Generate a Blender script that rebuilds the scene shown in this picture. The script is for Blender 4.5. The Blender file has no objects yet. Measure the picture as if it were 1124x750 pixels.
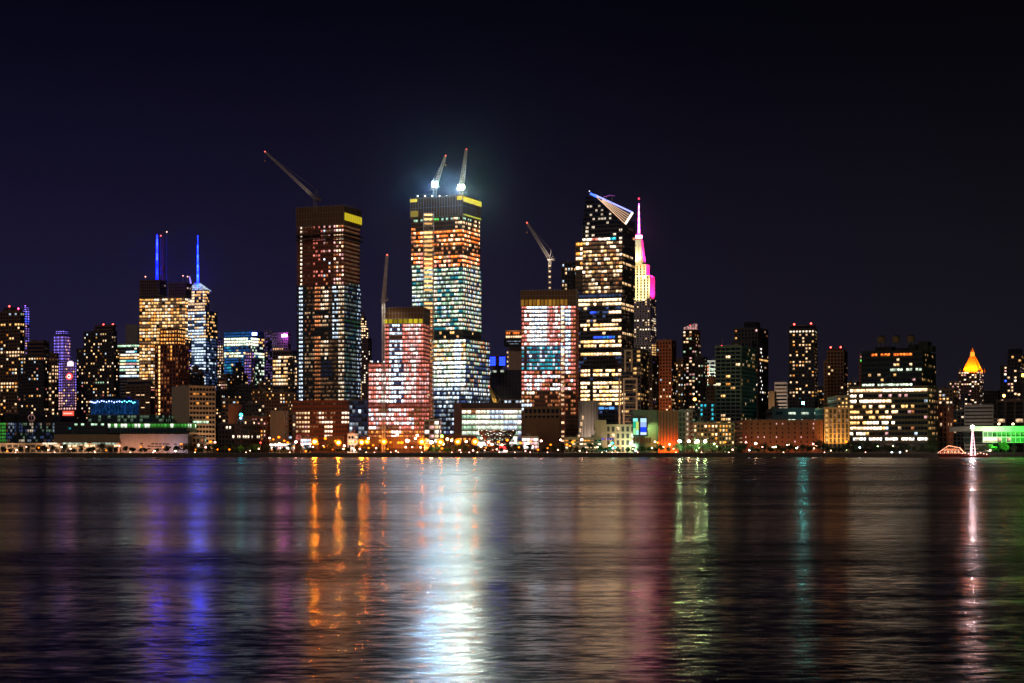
import bpy, math, random
from mathutils import Vector, Matrix
R = math.radians
random.seed(7)
S = bpy.context.scene
COL = S.collection
# ------------------------------------------------------------------ survey
# The camera stands on the near bank, 8.7 m over the river; the city stands
# at true distances (quay 1.3 km, first blocks 1.4-1.7 km, midtown 2-3 km).
F, CX, HY, CH, G = 1800.0, 562.0, 490.0, 8.7, 3.0
def X(px, Y): return (px - CX) / F * Y
def Z(py, Y): return CH + (HY - py) / F * Y

def h3(i, j, k=0):
    n = (int(i) * 73856093) ^ (int(j) * 19349663) ^ (int(k) * 83492791)
    n = (n ^ (n >> 13)) * 1274126177 & 0xffffffff
    n = (n ^ (n >> 16)) * 2246822519 & 0xffffffff
    return ((n ^ (n >> 15)) & 0xffffff) / 0xffffff

# ------------------------------------------------------------------ materials
def new_mat(name):
    m = bpy.data.materials.new(name); m.use_nodes = True
    nt = m.node_tree; nt.nodes.clear()
    return m, nt, nt.nodes.new('ShaderNodeOutputMaterial')

def wall_mat(name, rgb, rough=.85, spec=.3, var=.35, scale=.25, metal=0.0):
    m, nt, out = new_mat(name)
    b = nt.nodes.new('ShaderNodeBsdfPrincipled')
    tc = nt.nodes.new('ShaderNodeTexCoord')
    mp = nt.nodes.new('ShaderNodeMapping'); mp.inputs['Scale'].default_value = (1, 1, .35)
    nz = nt.nodes.new('ShaderNodeTexNoise'); nz.inputs['Scale'].default_value = scale
    nz.inputs['Detail'].default_value = 6; nz.inputs['Roughness'].default_value = .65
    mx = nt.nodes.new('ShaderNodeMix'); mx.data_type = 'RGBA'
    lo = [c * (1 - var) for c in rgb]; hi = [min(1, c * (1 + var)) for c in rgb]
    mx.inputs[6].default_value = (*lo, 1); mx.inputs[7].default_value = (*hi, 1)
    nt.links.new(tc.outputs['Object'], mp.inputs[0]); nt.links.new(mp.outputs[0], nz.inputs['Vector'])
    nt.links.new(nz.outputs['Fac'], mx.inputs[0])
    nt.links.new(mx.outputs[2], b.inputs['Base Color'])
    b.inputs['Roughness'].default_value = rough
    b.inputs['Specular IOR Level'].default_value = spec
    b.inputs['Metallic'].default_value = metal
    nt.links.new(b.outputs[0], out.inputs[0])
    return m

M = {}
for n, c, kw in [
    ('brick', (.26, .10, .055), {}), ('brown', (.20, .12, .075), {}), ('tan', (.42, .30, .19), {}),
    ('beige', (.55, .44, .32), {}), ('grey', (.25, .24, .24), {}), ('dark', (.07, .065, .07), {}),
    ('black', (.025, .025, .03), {}), ('white', (.7, .68, .64), {}), ('limestone', (.6, .56, .48), {}),
    ('concrete', (.34, .31, .28), {}), ('rust', (.30, .09, .045), {}), ('violetgrey', (.22, .19, .30), {}),
    ('net', (.17, .085, .03), dict(var=.5, scale=.6)), ('netyellow', (.75, .58, .03), {}),
    ('steel', (.30, .28, .26), dict(rough=.5, metal=.6)), ('yellowsteel', (.62, .40, .08), dict(rough=.5)),
    ('whitesteel', (.68, .68, .66), dict(rough=.5)), ('redsteel', (.45, .12, .06), dict(rough=.5)),
    ('copper', (.42, .20, .12), dict(rough=.35, metal=.7)), ('wood', (.16, .09, .05), {}),
    ('gold', (.85, .48, .08), dict(rough=.4)), ('bluewall', (.04, .14, .30), {}), ('greenwall', (.13, .17, .135), {}),
    ('asphalt', (.05, .05, .052), {}), ('soil', (.07, .06, .045), {}), ('stone', (.16, .15, .14), {}),
    ('bark', (.09, .06, .04), {}), ('redpaint', (.45, .05, .03), {}), ('bluetint', (.10, .13, .20), {}),
]:
    M[n] = wall_mat('paint_' + n, c, **kw)
M['glass'] = wall_mat('dark_window_glass', (.012, .016, .024), rough=.12, spec=.8, var=.5, scale=.1)
M['tealglass'] = wall_mat('teal_window_glass', (.015, .06, .075), rough=.15, spec=.8, var=.6, scale=.12)
M['blueglass'] = wall_mat('blue_window_glass', (.012, .03, .09), rough=.15, spec=.8, var=.5, scale=.12)

def leaf_mat(name, a, c):
    m, nt, out = new_mat(name)
    b = nt.nodes.new('ShaderNodeBsdfPrincipled')
    gi = nt.nodes.new('ShaderNodeNewGeometry')
    mx = nt.nodes.new('ShaderNodeMix'); mx.data_type = 'RGBA'
    mx.inputs[6].default_value = (*a, 1); mx.inputs[7].default_value = (*c, 1)
    nt.links.new(gi.outputs['Random Per Island'], mx.inputs[0])
    nt.links.new(mx.outputs[2], b.inputs['Base Color'])
    b.inputs['Roughness'].default_value = .7
    nt.links.new(b.outputs[0], out.inputs[0])
    return m
M['leaf'] = leaf_mat('leaf_green', (.03, .055, .018), (.09, .13, .04))
M['leaf2'] = leaf_mat('leaf_olive', (.05, .06, .02), (.12, .12, .045))

PAL = {
    'w': ((1, .63, .34), 1.1), 'y': ((1, .53, .17), 1.0), 'a': ((1, .36, .06), .9), 'o': ((1, .20, .03), .9),
    'r': ((.95, .24, .18), .55), 'p': ((1, .50, .48), .85), 'c': ((.66, .82, 1), 1.3), 'g': ((.62, 1, .66), .9),
    't': ((.03, .42, .55), .45), 'b': ((.03, .09, 1), 1.3), 'v': ((.26, .18, 1), .9), 'm': ((1, .02, .30), 1.2),
    'k': ((.40, .20, .10), .16), 'd': ((.10, .16, .40), .25), 'e': ((.80, .95, .72), 1.0), 'l': ((1, .80, .58), 1.3),
    'f': ((.45, .22, .85), .35), 'n': ((.15, .9, .12), .8), 'q': ((.02, .14, .50), .4), 'x': ((.85, .28, .10), .35),
    'h': ((1, .93, .85), 1.5),
}
_lit = {}
def lit_mat(key, sampling='NONE', cells=True):
    k = (key, sampling, cells)
    if k in _lit: return _lit[k]
    rgb, s = PAL[key[0]]
    s *= float(key[1:] or 1) * 1.08
    m, nt, out = new_mat('lit_' + key)
    e = nt.nodes.new('ShaderNodeEmission'); e.inputs[0].default_value = (*rgb, 1)
    e.inputs[1].default_value = s
    if cells:
        # panes differ: blinds, ceiling lamps and furniture behind each one
        tc = nt.nodes.new('ShaderNodeTexCoord')
        def M2(op, a, b=None):
            n = nt.nodes.new('ShaderNodeVectorMath'); n.operation = op
            nt.links.new(a, n.inputs[0])
            if b is not None: n.inputs[1].default_value = b
            return n.outputs[0]
        v = M2('ADD', tc.outputs['Object'], (1000.13, 1000.31, 1000.17))
        v1 = M2('FLOOR', M2('MULTIPLY', v, (.62, .62, .27)))
        oi = nt.nodes.new('ShaderNodeObjectInfo')
        wn = nt.nodes.new('ShaderNodeTexWhiteNoise'); wn.noise_dimensions = '4D'
        nt.links.new(v1, wn.inputs['Vector']); nt.links.new(oi.outputs['Random'], wn.inputs['W'])
        nz = nt.nodes.new('ShaderNodeTexNoise'); nz.inputs['Scale'].default_value = .42
        nz.inputs['Detail'].default_value = 2
        nt.links.new(v, nz.inputs['Vector'])
        mr = nt.nodes.new('ShaderNodeMapRange'); mr.inputs[3].default_value = .45 * s; mr.inputs[4].default_value = 1.35 * s
        nt.links.new(wn.outputs[0], mr.inputs[0])
        mr2 = nt.nodes.new('ShaderNodeMapRange'); mr2.inputs[1].default_value = .35; mr2.inputs[2].default_value = .62
        mr2.inputs[3].default_value = .35; mr2.inputs[4].default_value = 1.7
        nt.links.new(nz.outputs['Fac'], mr2.inputs[0])
        mu = nt.nodes.new('ShaderNodeMath'); mu.operation = 'MULTIPLY'
        nt.links.new(mr.outputs[0], mu.inputs[0]); nt.links.new(mr2.outputs[0], mu.inputs[1])
        # the ceiling lamp behind the pane: a bright spot near the top of each window
        uv = nt.nodes.new('ShaderNodeUVMap'); uv.uv_map = 'pane'
        d_ = M2('MULTIPLY', M2('SUBTRACT', uv.outputs[0], (.5, .72, 0)), (.55, 1.5, 0))
        ln = nt.nodes.new('ShaderNodeVectorMath'); ln.operation = 'LENGTH'; nt.links.new(d_, ln.inputs[0])
        mr3 = nt.nodes.new('ShaderNodeMapRange'); mr3.interpolation_type = 'SMOOTHERSTEP'
        mr3.inputs[1].default_value = .05; mr3.inputs[2].default_value = 1.0; mr3.inputs[3].default_value = 1.6; mr3.inputs[4].default_value = .5
        nt.links.new(ln.outputs['Value'], mr3.inputs[0])
        mv = nt.nodes.new('ShaderNodeMath'); mv.operation = 'MULTIPLY'
        nt.links.new(mu.outputs[0], mv.inputs[0]); nt.links.new(mr3.outputs[0], mv.inputs[1])
        nt.links.new(mv.outputs[0], e.inputs[1])
    nt.links.new(e.outputs[0], out.inputs[0])
    try: m.cycles.emission_sampling = sampling
    except Exception: pass
    _lit[k] = m
    return m
def lamp_mat(rgb, s):
    k = ('lamp', rgb, s)
    if k in _lit: return _lit[k]
    m, nt, out = new_mat('lamp_glow')
    e = nt.nodes.new('ShaderNodeEmission'); e.inputs[0].default_value = (*rgb, 1); e.inputs[1].default_value = s
    nt.links.new(e.outputs[0], out.inputs[0])
    m.cycles.emission_sampling = 'FRONT'
    _lit[k] = m
    return m

# ------------------------------------------------------------------ mesh builder
class MB:
    def __init__(s): s.v, s.f, s.m, s.mats = [], [], [], []
    def mi(s, mat):
        if mat not in s.mats: s.mats.append(mat)
        return s.mats.index(mat)
    def poly(s, pts, mat):
        n = len(s.v); s.v += [tuple(p) for p in pts]; s.f.append(tuple(range(n, n + len(pts)))); s.m.append(s.mi(mat))
    def hexa(s, p, mat):
        n = len(s.v); s.v += [tuple(q) for q in p]; k = s.mi(mat)
        for f in ((0, 3, 2, 1), (4, 5, 6, 7), (0, 1, 5, 4), (1, 2, 6, 5), (2, 3, 7, 6), (3, 0, 4, 7)):
            s.f.append(tuple(n + i for i in f)); s.m.append(k)
    def box(s, x0, x1, y0, y1, z0, z1, mat):
        s.hexa([(x0, y0, z0), (x1, y0, z0), (x1, y1, z0), (x0, y1, z0), (x0, y0, z1), (x1, y0, z1), (x1, y1, z1), (x0, y1, z1)], mat)
    def frustum(s, x0, x1, y0, y1, z0, z1, tx, ty, mat):
        cx, cy = (x0 + x1) / 2, (y0 + y1) / 2; a, b = (x1 - x0) / 2 * tx, (y1 - y0) / 2 * ty
        s.hexa([(x0, y0, z0), (x1, y0, z0), (x1, y1, z0), (x0, y1, z0), (cx - a, cy - b, z1), (cx + a, cy - b, z1), (cx + a, cy + b, z1), (cx - a, cy + b, z1)], mat)
    def bar(s, a, b, r, mat, r2=None, n=4):
        a, b = Vector(a), Vector(b); d = (b - a)
        if d.length < 1e-5: return
        d.normalize(); u = d.cross(Vector((0, 0, 1)))
        if u.length < .05: u = d.cross(Vector((1, 0, 0)))
        u.normalize(); w = d.cross(u); r2 = r if r2 is None else r2
        i0 = len(s.v); k = s.mi(mat)
        for c, rr in ((a, r), (b, r2)):
            for i in range(n):
                t = 2 * math.pi * (i + .5) / n
                s.v.append(tuple(c + u * math.cos(t) * rr + w * math.sin(t) * rr))
        for i in range(n):
            j = (i + 1) % n
            s.f.append((i0 + i, i0 + j, i0 + n + j, i0 + n + i)); s.m.append(k)
        s.f.append(tuple(i0 + i for i in reversed(range(n)))); s.m.append(k)
        s.f.append(tuple(i0 + n + i for i in range(n))); s.m.append(k)
    def truss(s, a, b, w0, w1, r, mat, step=None):
        a, b = Vector(a), Vector(b); L = (b - a).length; d = (b - a) / L
        u = d.cross(Vector((0, 0, 1)))
        if u.length < .05: u = Vector((1, 0, 0))
        u.normalize(); v = d.cross(u).normalized()
        n = max(2, int(L / (step or max(w0, w1) * 1.3)))
        def cs(t):
            c = a + d * L * t; w = (w0 + (w1 - w0) * t) / 2
            return [c + u * w + v * w, c - u * w + v * w, c - u * w - v * w, c + u * w - v * w]
        prev = cs(0)
        for i in range(1, n + 1):
            cur = cs(i / n)
            for k in range(4):
                s.bar(prev[k], cur[k], r, mat)
                s.bar(prev[k] if i % 2 else prev[(k + 1) % 4], cur[(k + 1) % 4] if i % 2 else cur[k], r * .7, mat)
                s.bar(cur[k], cur[(k + 1) % 4], r * .6, mat)
            prev = cur
    def ball(s, c, r, mat, n=10, m=6, sz=1.0):
        i0 = len(s.v); k = s.mi(mat)
        s.v.append((c[0], c[1], c[2] - r * sz))
        for j in range(1, m):
            t = math.pi * j / m
            for i in range(n):
                p = 2 * math.pi * i / n
                s.v.append((c[0] + r * math.sin(t) * math.cos(p), c[1] + r * math.sin(t) * math.sin(p), c[2] - r * sz * math.cos(t)))
        s.v.append((c[0], c[1], c[2] + r * sz)); top = len(s.v) - 1
        for i in range(n):
            j = (i + 1) % n
            s.f.append((i0, i0 + 1 + j, i0 + 1 + i)); s.m.append(k)
            for q in range(m - 2):
                a = i0 + 1 + q * n
                s.f.append((a + i, a + j, a + n + j, a + n + i)); s.m.append(k)
            a = i0 + 1 + (m - 2) * n
            s.f.append((a + i, a + j, top)); s.m.append(k)
    def mesh(s, name):
        me = bpy.data.meshes.new(name); me.from_pydata(s.v, [], s.f)
        for m in s.mats: me.materials.append(m)
        me.polygons.foreach_set('material_index', s.m)
        me.update()
        return me
    def build(s, name, parent=None, loc=None, kind=None, label=None):
        o = bpy.data.objects.new(name, s.mesh(name)); COL.objects.link(o)
        if parent: o.parent = parent
        if loc is not None: o.location = loc
        if kind: o['kind'] = kind
        if label: o['label'] = label
        return o

LABELS = {}
def tag(o, label, cat, group=None, kind=None):
    if label in LABELS: print('DUPLICATE LABEL', label)
    n = len(label.split())
    if n < 4 or n > 16: print('LABEL LENGTH', n, label)
    LABELS[label] = 1
    o['label'] = label; o['category'] = cat
    if group: o['group'] = group
    if kind: o['kind'] = kind
    return o
def empty(name, loc, rz, label, cat, group=None):
    o = bpy.data.objects.new(name, None); COL.objects.link(o)
    o.location = loc; o.rotation_euler = (0, 0, rz); o.empty_display_size = 2
    return tag(o, label, cat, group)
def spot(loc, target, rgb, power, angle=70, radius=.5, parent=None, blend=.6):
    l = bpy.data.lights.new('flood_or_fill_spot', 'SPOT'); l.energy = power; l.color = rgb
    l.spot_size = R(angle); l.spot_blend = blend; l.shadow_soft_size = radius
    o = bpy.data.objects.new('flood_or_fill_spot', l); COL.objects.link(o)
    o.location = loc
    d = Vector(target) - Vector(loc)
    o.rotation_euler = d.to_track_quat('-Z', 'Y').to_euler()
    if parent: o.parent = parent
    return o

def pane_uv(me):
    uv = me.uv_layers.new(name='pane'); vs = me.vertices
    for p in me.polygons:
        g0 = (p.vertices[0] // 8) * 8
        q = [vs[g0 + i].co for i in range(8)]
        lo = [min(c[i] for c in q) for i in range(3)]; hi = [max(c[i] for c in q) for i in range(3)]
        ax = 0 if hi[0] - lo[0] > hi[1] - lo[1] else 1
        for li in p.loop_indices:
            c = vs[me.loops[li].vertex_index].co
            uv.data[li].uv = ((c[ax] - lo[ax]) / (hi[ax] - lo[ax]), (c[2] - lo[2]) / (hi[2] - lo[2]))
    return me
# ------------------------------------------------------------------ buildings
_wm = {}
def window_mesh(w, h, key):
    k = (round(w, 1), round(h, 1), key)
    if k not in _wm:
        b = MB(); b.box(-k[0] / 2, k[0] / 2, -.08, .04, 0, k[1], lit_mat(key)); _wm[k] = pane_uv(b.mesh('window'))
    return _wm[k]

class Cell: pass
NB = [0]
class Bld:
    def __init__(s, name, label, cat='building', xs=0, Y=1500, th=-20, group=None, z0=G):
        if xs > 700 and th < -5: th = -(math.degrees(math.atan((xs - CX) / F)) + max(6, -th * .75))
        s.xs, s.Y, s.th, s.z0 = xs, Y, R(th), z0
        s.c0 = Vector((X(xs, Y), Y, z0))
        s.root = empty(name, s.c0, s.th, label, cat, group)
        s.wins = []; NB[0] += 1; s.seed = NB[0]; s.gain = .86
        s.rot = Matrix.Rotation(-s.th, 3, 'Z')
    def local(s, p): return s.rot @ (Vector(p) - s.c0)
    def along(s, px, corner, dirv):
        a = (px - CX) / F
        return (a * corner.y - corner.x) / (dirv[0] - a * dirv[1])
    def block(s, x0, xs, x1, yt, yb=None, Y=None, wall='brown', glass='glass', fh=3.5, cw=3.3, pw=1.35, sh=1.6,
              lit=None, yvis=486, d=None, merge=False, out=.35, name='facade', piers=True, parapet=1.2, blankA=False, blankB=False, maxd=70):
        Y = Y or s.Y
        c = Vector((X(xs, Y), Y, 0)); u = (-math.cos(s.th), -math.sin(s.th)); v = (-math.sin(s.th), math.cos(s.th))
        w = max(2, s.along(x0, c, u))
        if d is None:
            if x1 > xs + .5:
                try: d = s.along(x1, c, v)
                except ZeroDivisionError: d = 25
                if d < 4 or d > maxd: d = maxd
            else: d = 25
        zt = Z(yt, Y); zb = s.z0 if yb is None else Z(yb, Y)
        H = zt - zb
        L = s.local((c.x, c.y, zb))
        b = MB(); wm, gm = M[wall], M[glass]
        nf = max(1, round(H / fh)); fh = H / nf
        b.box(-w, 0, 0, d, 0, H, gm)
        for i in range(nf + 1):
            z = i * fh
            t = sh if 0 < i < nf else sh * .8
            b.box(-w - out, out, -out, d + out, max(z - t / 2, .01), min(z + t / 2, H + .3), wm)
        na, nb = max(1, round(w / cw)), max(1, round(d / cw))
        ca, cb = w / na, d / nb
        o2 = out - .05
        for face, n, cc in (('A', na, ca), ('B', nb, cb)):
            if not piers: continue
            for i in range(n + 1):
                x = i * cc; q = pw / 2 if 0 < i < n else pw * .6
                if face == 'A': b.box(-w + max(x - q, -o2), -w + min(x + q, w + o2), -o2, .05, .02, H - .02, wm)
                else: b.box(-.05, o2, max(x - q, -o2 + .02), min(x + q, d + o2 - .02), .03, H - .03, wm)
        if blankA: b.box(-w - out - .02, out + .02, -out - .03, .1, 0.03, H + .1, wm)
        if blankB: b.box(-.1, out + .03, -out + .1, d + out + .02, .04, H + .12, wm)
        if parapet:
            z1 = H + .3 + parapet
            for q in ((-w - out, out, -out, -out + .5), (-w - out, out, d + out - .5, d + out), (-w - out, -w - out + .5, -out + .5, d + out - .5), (out - .5, out, -out + .5, d + out - .5)):
                b.box(*q, H + .2, z1, wm)
        o = b.build(name, s.root, L)
        # lit windows
        if lit:
            c3 = c
            for face, n, cc in (('A', na, ca), ('B', nb, cb)):
                for j in range(nf):
                    zc = zb + (j + .5) * fh
                    row = []
                    for i in range(n):
                        q = (i + .5) * cc
                        if face == 'A': wx = c3.x + u[0] * (w - q); wy = c3.y + u[1] * (w - q)
                        else: wx = c3.x + v[0] * q; wy = c3.y + v[1] * q
                        k = Cell(); k.face, k.i, k.j, k.n, k.nf = face, i, j, n, nf
                        k.px = CX + wx / wy * F; k.py = HY - (zc - CH) / wy * F
                        k.r = h3(i, j + (500 if face == 'B' else 0), s.seed * 7 + 1)
                        k.r2 = h3(i + 31, j + (900 if face == 'B' else 0), s.seed * 11 + 5)
                        k.rr = h3(j, 7 + (50 if face == 'B' else 0), s.seed * 3 + 2)
                        k.rs = h3(j, (i // 4) + 60, s.seed * 5 + 3)
                        key = None
                        if k.py < yvis and -6 < k.px < 1130: key = lit(k)
                        if key and s.gain != 1: key = key[0] + format(float(key[1:] or 1) * s.gain, '.2g')
                        row.append(key)
                    i = 0
                    while i < n:
                        if row[i] is None: i += 1; continue
                        e = i + 1
                        if merge:
                            while e < n and row[e] == row[i] and e - i < 12: e += 1
                        ww = (e - i) * cc - pw * (1 if piers else .1); hh = fh - sh
                        q = (i + e) / 2 * cc; zl = j * fh + sh / 2
                        if face == 'A': loc = L + Vector((-w + q, -.05, zl))
                        else: loc = L + Vector((.05, q, zl))
                        s.wins.append((ww * hh, ww, hh, row[i], loc, face))
                        i = e
        s.last = (w, d, H, L)
        return o
    def done(s, cap=100):
        s.wins.sort(key=lambda a: (-round(a[0], 1), h3(a[4].x * 10, a[4].z * 10, 3)))
        rest = s.wins[cap:]
        for a in s.wins[:cap]:
            o = bpy.data.objects.new('window', window_mesh(a[1], a[2], a[3])); COL.objects.link(o)
            o.parent = s.root; o.location = a[4]
            if a[5] == 'B': o.rotation_euler = (0, 0, math.pi / 2)
        if rest:
            b = MB()
            for a in rest:
                p = a[4]; m = lit_mat(a[3])
                if a[5] == 'A': b.box(p.x - a[1] / 2, p.x + a[1] / 2, p.y - .08, p.y + .04, p.z, p.z + a[2], m)
                else: b.box(p.x - .04, p.x + .08, p.y - a[1] / 2, p.y + a[1] / 2, p.z, p.z + a[2], m)
            pane_uv(b.build('small_windows', s.root, kind='stuff').data)
        s.wins = []
        return s
    def sx(s, px):       # x along the last block's front, from a photo column
        w, d, H, L = s.last
        cw = s.root.location
        c = Vector((X(s.xs, s.Y), s.Y, 0))
        u = (-math.cos(s.th), -math.sin(s.th))
        return -s.along(px, c, u)
    def house(s, px0, px1, hpx, wall='dark', name='penthouse', yin=2.5, dd=None):
        w, d, H, L = s.last; b = MB(); k = s.Y / F
        a, e = s.sx(px0), s.sx(px1); hh = hpx * k
        dd = dd or max(4, min(d - 5, 18))
        b.box(a, e, yin, yin + dd, 0, hh, M[wall])
        b.box(a - .3, e + .3, yin - .3, yin + dd + .3, hh - .02, hh + .4, M[wall])
        n = int((e - a) / 2.5)
        for i in range(1, n):
            x = a + (e - a) * i / n
            b.box(x - .12, x + .12, yin - .15, yin + .02, .4, hh - .3, M[wall])
        return b.build(name, s.root, Vector((0, L.y, L.z + H + .25)))
    def beacon(s, px, py, rgb=(1, .05, .04), st=14, r=.9, y=2):
        b = MB(); zz = Z(py, s.Y) - s.c0.z; w, d, H, L = s.last
        zb = L.z + H
        b.bar((0, 0, min(0, zb - zz)), (0, 0, 0), .25, M['steel'])
        b.ball((0, 0, .3), r, lamp_mat(rgb, st), 8, 5)
        return b.build('beacon', s.root, Vector((s.sx(px), L.y + y, zz)))
    def tank(s, px, base_px, r=2.6, hh=4.5):
        w, d, H, L = s.last; b = MB(); z = base_px * s.Y / F
        for i in range(4):
            t = math.pi / 4 + i * math.pi / 2
            b.bar((r * .8 * math.cos(t), r * .8 * math.sin(t), 0), (r * .7 * math.cos(t), r * .7 * math.sin(t), z), .22, M['steel'])
        b.bar((0, 0, z), (0, 0, z + hh), r, M['wood'], r * .95, 14)
        b.bar((0, 0, z + hh), (0, 0, z + hh + 1.6), r * 1.06, M['dark'], .1, 14)
        return b.build('water_tank', s.root, Vector((s.sx(px), L.y + 5, L.z + H + .2)))
    def clutter(s, n=4):
        w, d, H, L = s.last; rg = random.Random(s.seed)
        for i in range(n):
            x = -w + 2 + rg.random() * max(1, w - 5); y = 2 + rg.random() * max(1, min(d, 20) - 5)
            b = MB(); a = 1.5 + rg.random() * 2.5; hh = 1.2 + rg.random() * 2.4
            b.box(x - a / 2, x + a / 2, y - 1, y + 1.5, 0, hh, M['grey' if rg.random() < .5 else 'dark'])
            b.bar((x, y, hh), (x, y, hh + .5), .5, M['steel'], n=8)
            b.build('rooftop_unit', s.root, Vector((L.x, L.y, L.z + H + .25)))
    def aerial(s):
        w, d, H, L = s.last; rg = random.Random(s.seed * 3 + 1)
        b = MB(); x = -w * rg.uniform(.15, .85); y = min(d * .5, 6); hh = rg.uniform(3, 9)
        b.bar((x, y, 0), (x, y, hh), .16, M['steel'], .08, 5)
        for i in range(2): b.bar((x - 1.1, y, hh * (.6 + .2 * i)), (x + 1.1, y, hh * (.6 + .2 * i)), .08, M['steel'])
        b.build('antenna', s.root, Vector((L.x, L.y, L.z + H + .2)))
        b = MB(); b.box(-w - .2, .2, -.25, -.2, 1.5, 1.6, M['steel']); b.box(-w - .2, .2, -.25, -.2, 2.1, 2.2, M['steel'])
        for i in range(int(w / 2.5) + 1): b.box(-w + i * 2.5 - .06, -w + i * 2.5 + .06, -.27, -.18, 1.2, 2.25, M['steel'])
        b.build('railing', s.root, Vector((L.x, L.y, L.z + H)))
    def flood(s, face, q, z, target_q, target_z, rgb, power, out=16, angle=80):
        w, d, H, L = s.last; z = max(z, (2.5 - L.z) / H)
        if face == 'A':
            a = Vector((L.x - w * (1 - q), L.y - out, L.z + z * H)); t = Vector((L.x - w * (1 - target_q), L.y, L.z + target_z * H))
        else:
            a = Vector((L.x + out, L.y + d * q, L.z + z * H)); t = Vector((L.x, L.y + d * target_q, L.z + target_z * H))
        return spot(a, t, rgb, power, angle, parent=s.root)

def rnd(p, pal, rows=None, rp=0):
    def f(k):
        if rows and k.j % rows[0] == rows[1]:
            if k.rs < rp: return pal[int(k.r2 * len(pal)) % len(pal)]
        if k.r < p: return pal[int(k.r2 * len(pal)) % len(pal)]
    return f
def bands(prow, fill, pal, extra=0.05, epal=None):
    def f(k):
        if k.rr < prow and k.rs < fill: return pal[int(k.rr * 97 + 0) % len(pal)] if k.r2 < .8 else pal[int(k.r * 31) % len(pal)]
        if k.r < extra: return (epal or pal)[int(k.r2 * 13) % len(epal or pal)]
    return f
def simple(name, label, x0, xs, x1, yt, Y, th=-20, cat='building', cap=100, **kw):
    b = Bld(name, label, cat, xs, Y, th)
    b.block(x0, xs, x1, yt, **kw)
    b.clutter(2); b.aerial()
    return b
# ================================================================== CITY, left to right
WARM = ['w', 'w.7', 'y', 'y.6', 'w1.3', 'a.6', 'k', 'l.7', 'c.5']
WARMD = ['w.6', 'y.4', 'a.4', 'w.9', 'k', 'k', 'x.6', 'l.5']
# far left grey tower
def f(k):
    if abs(k.py - 357) < 1.4: return 'y' if k.r < .75 else None
    if 386 < k.py < 391: return 'w' if k.r < .7 else 'k'
    if 420 < k.py < 428: return 'w1.1' if k.r < .75 else 'a.6'
    if k.py > 440: return ['a', 'w', 'k', 'y'][int(k.r2 * 4)] if k.r < .38 else None
    if k.py < 350: return ['c.6', 'g.5', 'w.6'][int(k.r2 * 3)] if k.r < .16 else None
    return WARM[int(k.r2 * 9)] if k.r < .17 else None
b = simple('apartment_tower', 'wide brown grid-fronted tower with red roof lights at the far left edge', -12, 22, 26.5, 343, 1900, wall='brown', fh=4, cw=4, lit=f, yvis=458)
b.house(2, 14, 5); b.house(14.5, 20, 3, 'rust'); b.beacon(9, 336); b.beacon(19, 339, (1, .05, .2)); b.done()
b = simple('slender_tower', 'slender violet-lit tower with pointed top behind the brown grid tower', 25, 30, 32.2, 341, 2700, wall='violetgrey', fh=4, cw=4,
           lit=lambda k: ('b1.4' if k.r < .5 else 'v1.2') if k.py < 355 else ('v.7' if k.r < .3 else ('p.8' if k.r < .45 else ('f.9' if k.r < .8 else None))), yvis=392)
b.block(26.5, 29.5, 30, 337, 341, wall='violetgrey', fh=4, cw=4, d=6, lit=lambda k: 'v1.2'); b.beacon(27, 336, (.3, .1, 1), 10); b.done()
b = simple('office_block', 'black squat block with stepped roof beside the brown grid tower', 20, 48, 53, 392, 1700, wall='dark', fh=3.5, cw=3.1, lit=lambda k: (WARM[int(k.r2 * 9)] if k.r < (.75 if abs(k.py - 395) < 1.3 else .17) else ('r' if k.r > .985 else None)), yvis=462, pw=1.2)
b.block(30, 48, 54, 376, 392, Y=1712, wall='brown', fh=4, cw=5, piers=False, lit=lambda k: None); b.clutter(4); b.done()
b = simple('terraced_block', 'brown terraced block with balcony rows lit from below, left of the violet tower', 50, 60, 64, 389, 1760, wall='brown', fh=3.8, cw=4, lit=lambda k: ('w.8' if k.r < .6 else 'k') if k.py > 400 and k.r < .5 else ('k' if k.r < .5 else None), yvis=470)
b.clutter(3); b.done()
b = Bld('art_deco_tower', 'violet floodlit tower with vertical ribs and slab-topped crown', 'building', 71, 2700)
b.block(59, 71, 77, 369, wall='violetgrey', fh=5, cw=3.4, lit=lambda k: 'v1.1' if k.face == 'A' and k.i % 2 == 0 else ('v.5' if k.face == 'A' and k.r < .8 else ('p' if k.r < .25 else 'f')), yvis=404, pw=1)
b.block(61, 71, 75, 363, 367, wall='violetgrey', fh=4, cw=4, lit=lambda k: 'v1.3'); b.beacon(58.5, 372, (1, .1, .1), 8); b.done()
b = Bld('theatre_tower', 'purple painted tower with round red clock sign between dark apartment blocks', 'building', 82, 2500)
b.block(64, 82, 84, 398, wall='violetgrey', fh=4, cw=4, yvis=452, lit=lambda k: 'v1' if k.i < 2 and k.py < 430 else ('p' if k.i < 2 else ('f.9' if k.r < .55 else ('w.9' if k.r < .68 else 'f.5'))))
mb = MB(); Yq = 2485; mb.bar((0, .5, 0), (0, -.5, 0), 5.2, lamp_mat((1, .06, .05), 2.2), n=20); mb.bar((0, -.5, 0), (0, -1, 0), 3.1, lamp_mat((1, .8, .8), 2), n=20); mb.bar((0, -1, 0), (0, -1.4, 0), 1.6, M['dark'], n=16)
o = mb.build('round_sign', b.root); o.location = b.local((X(77.3, Yq), Yq - 6, Z(413.5, Yq)))
mb = MB(); mb.box(-5, 5, -.4, .4, -3, 3, lamp_mat((1, .75, .85), 2.2)); mb.box(-3, 3, -.4, .4, 3, 4.6, lamp_mat((.8, .6, 1), 2)); o = mb.build('roof_sign', b.root); o.location = b.local((X(78.5, Yq), Yq - 6, Z(400, Yq)))
b.done()
b = Bld('street_block', 'low block under a wide red lit sign at foot of the purple tower', 'building', 84, 2000)
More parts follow.
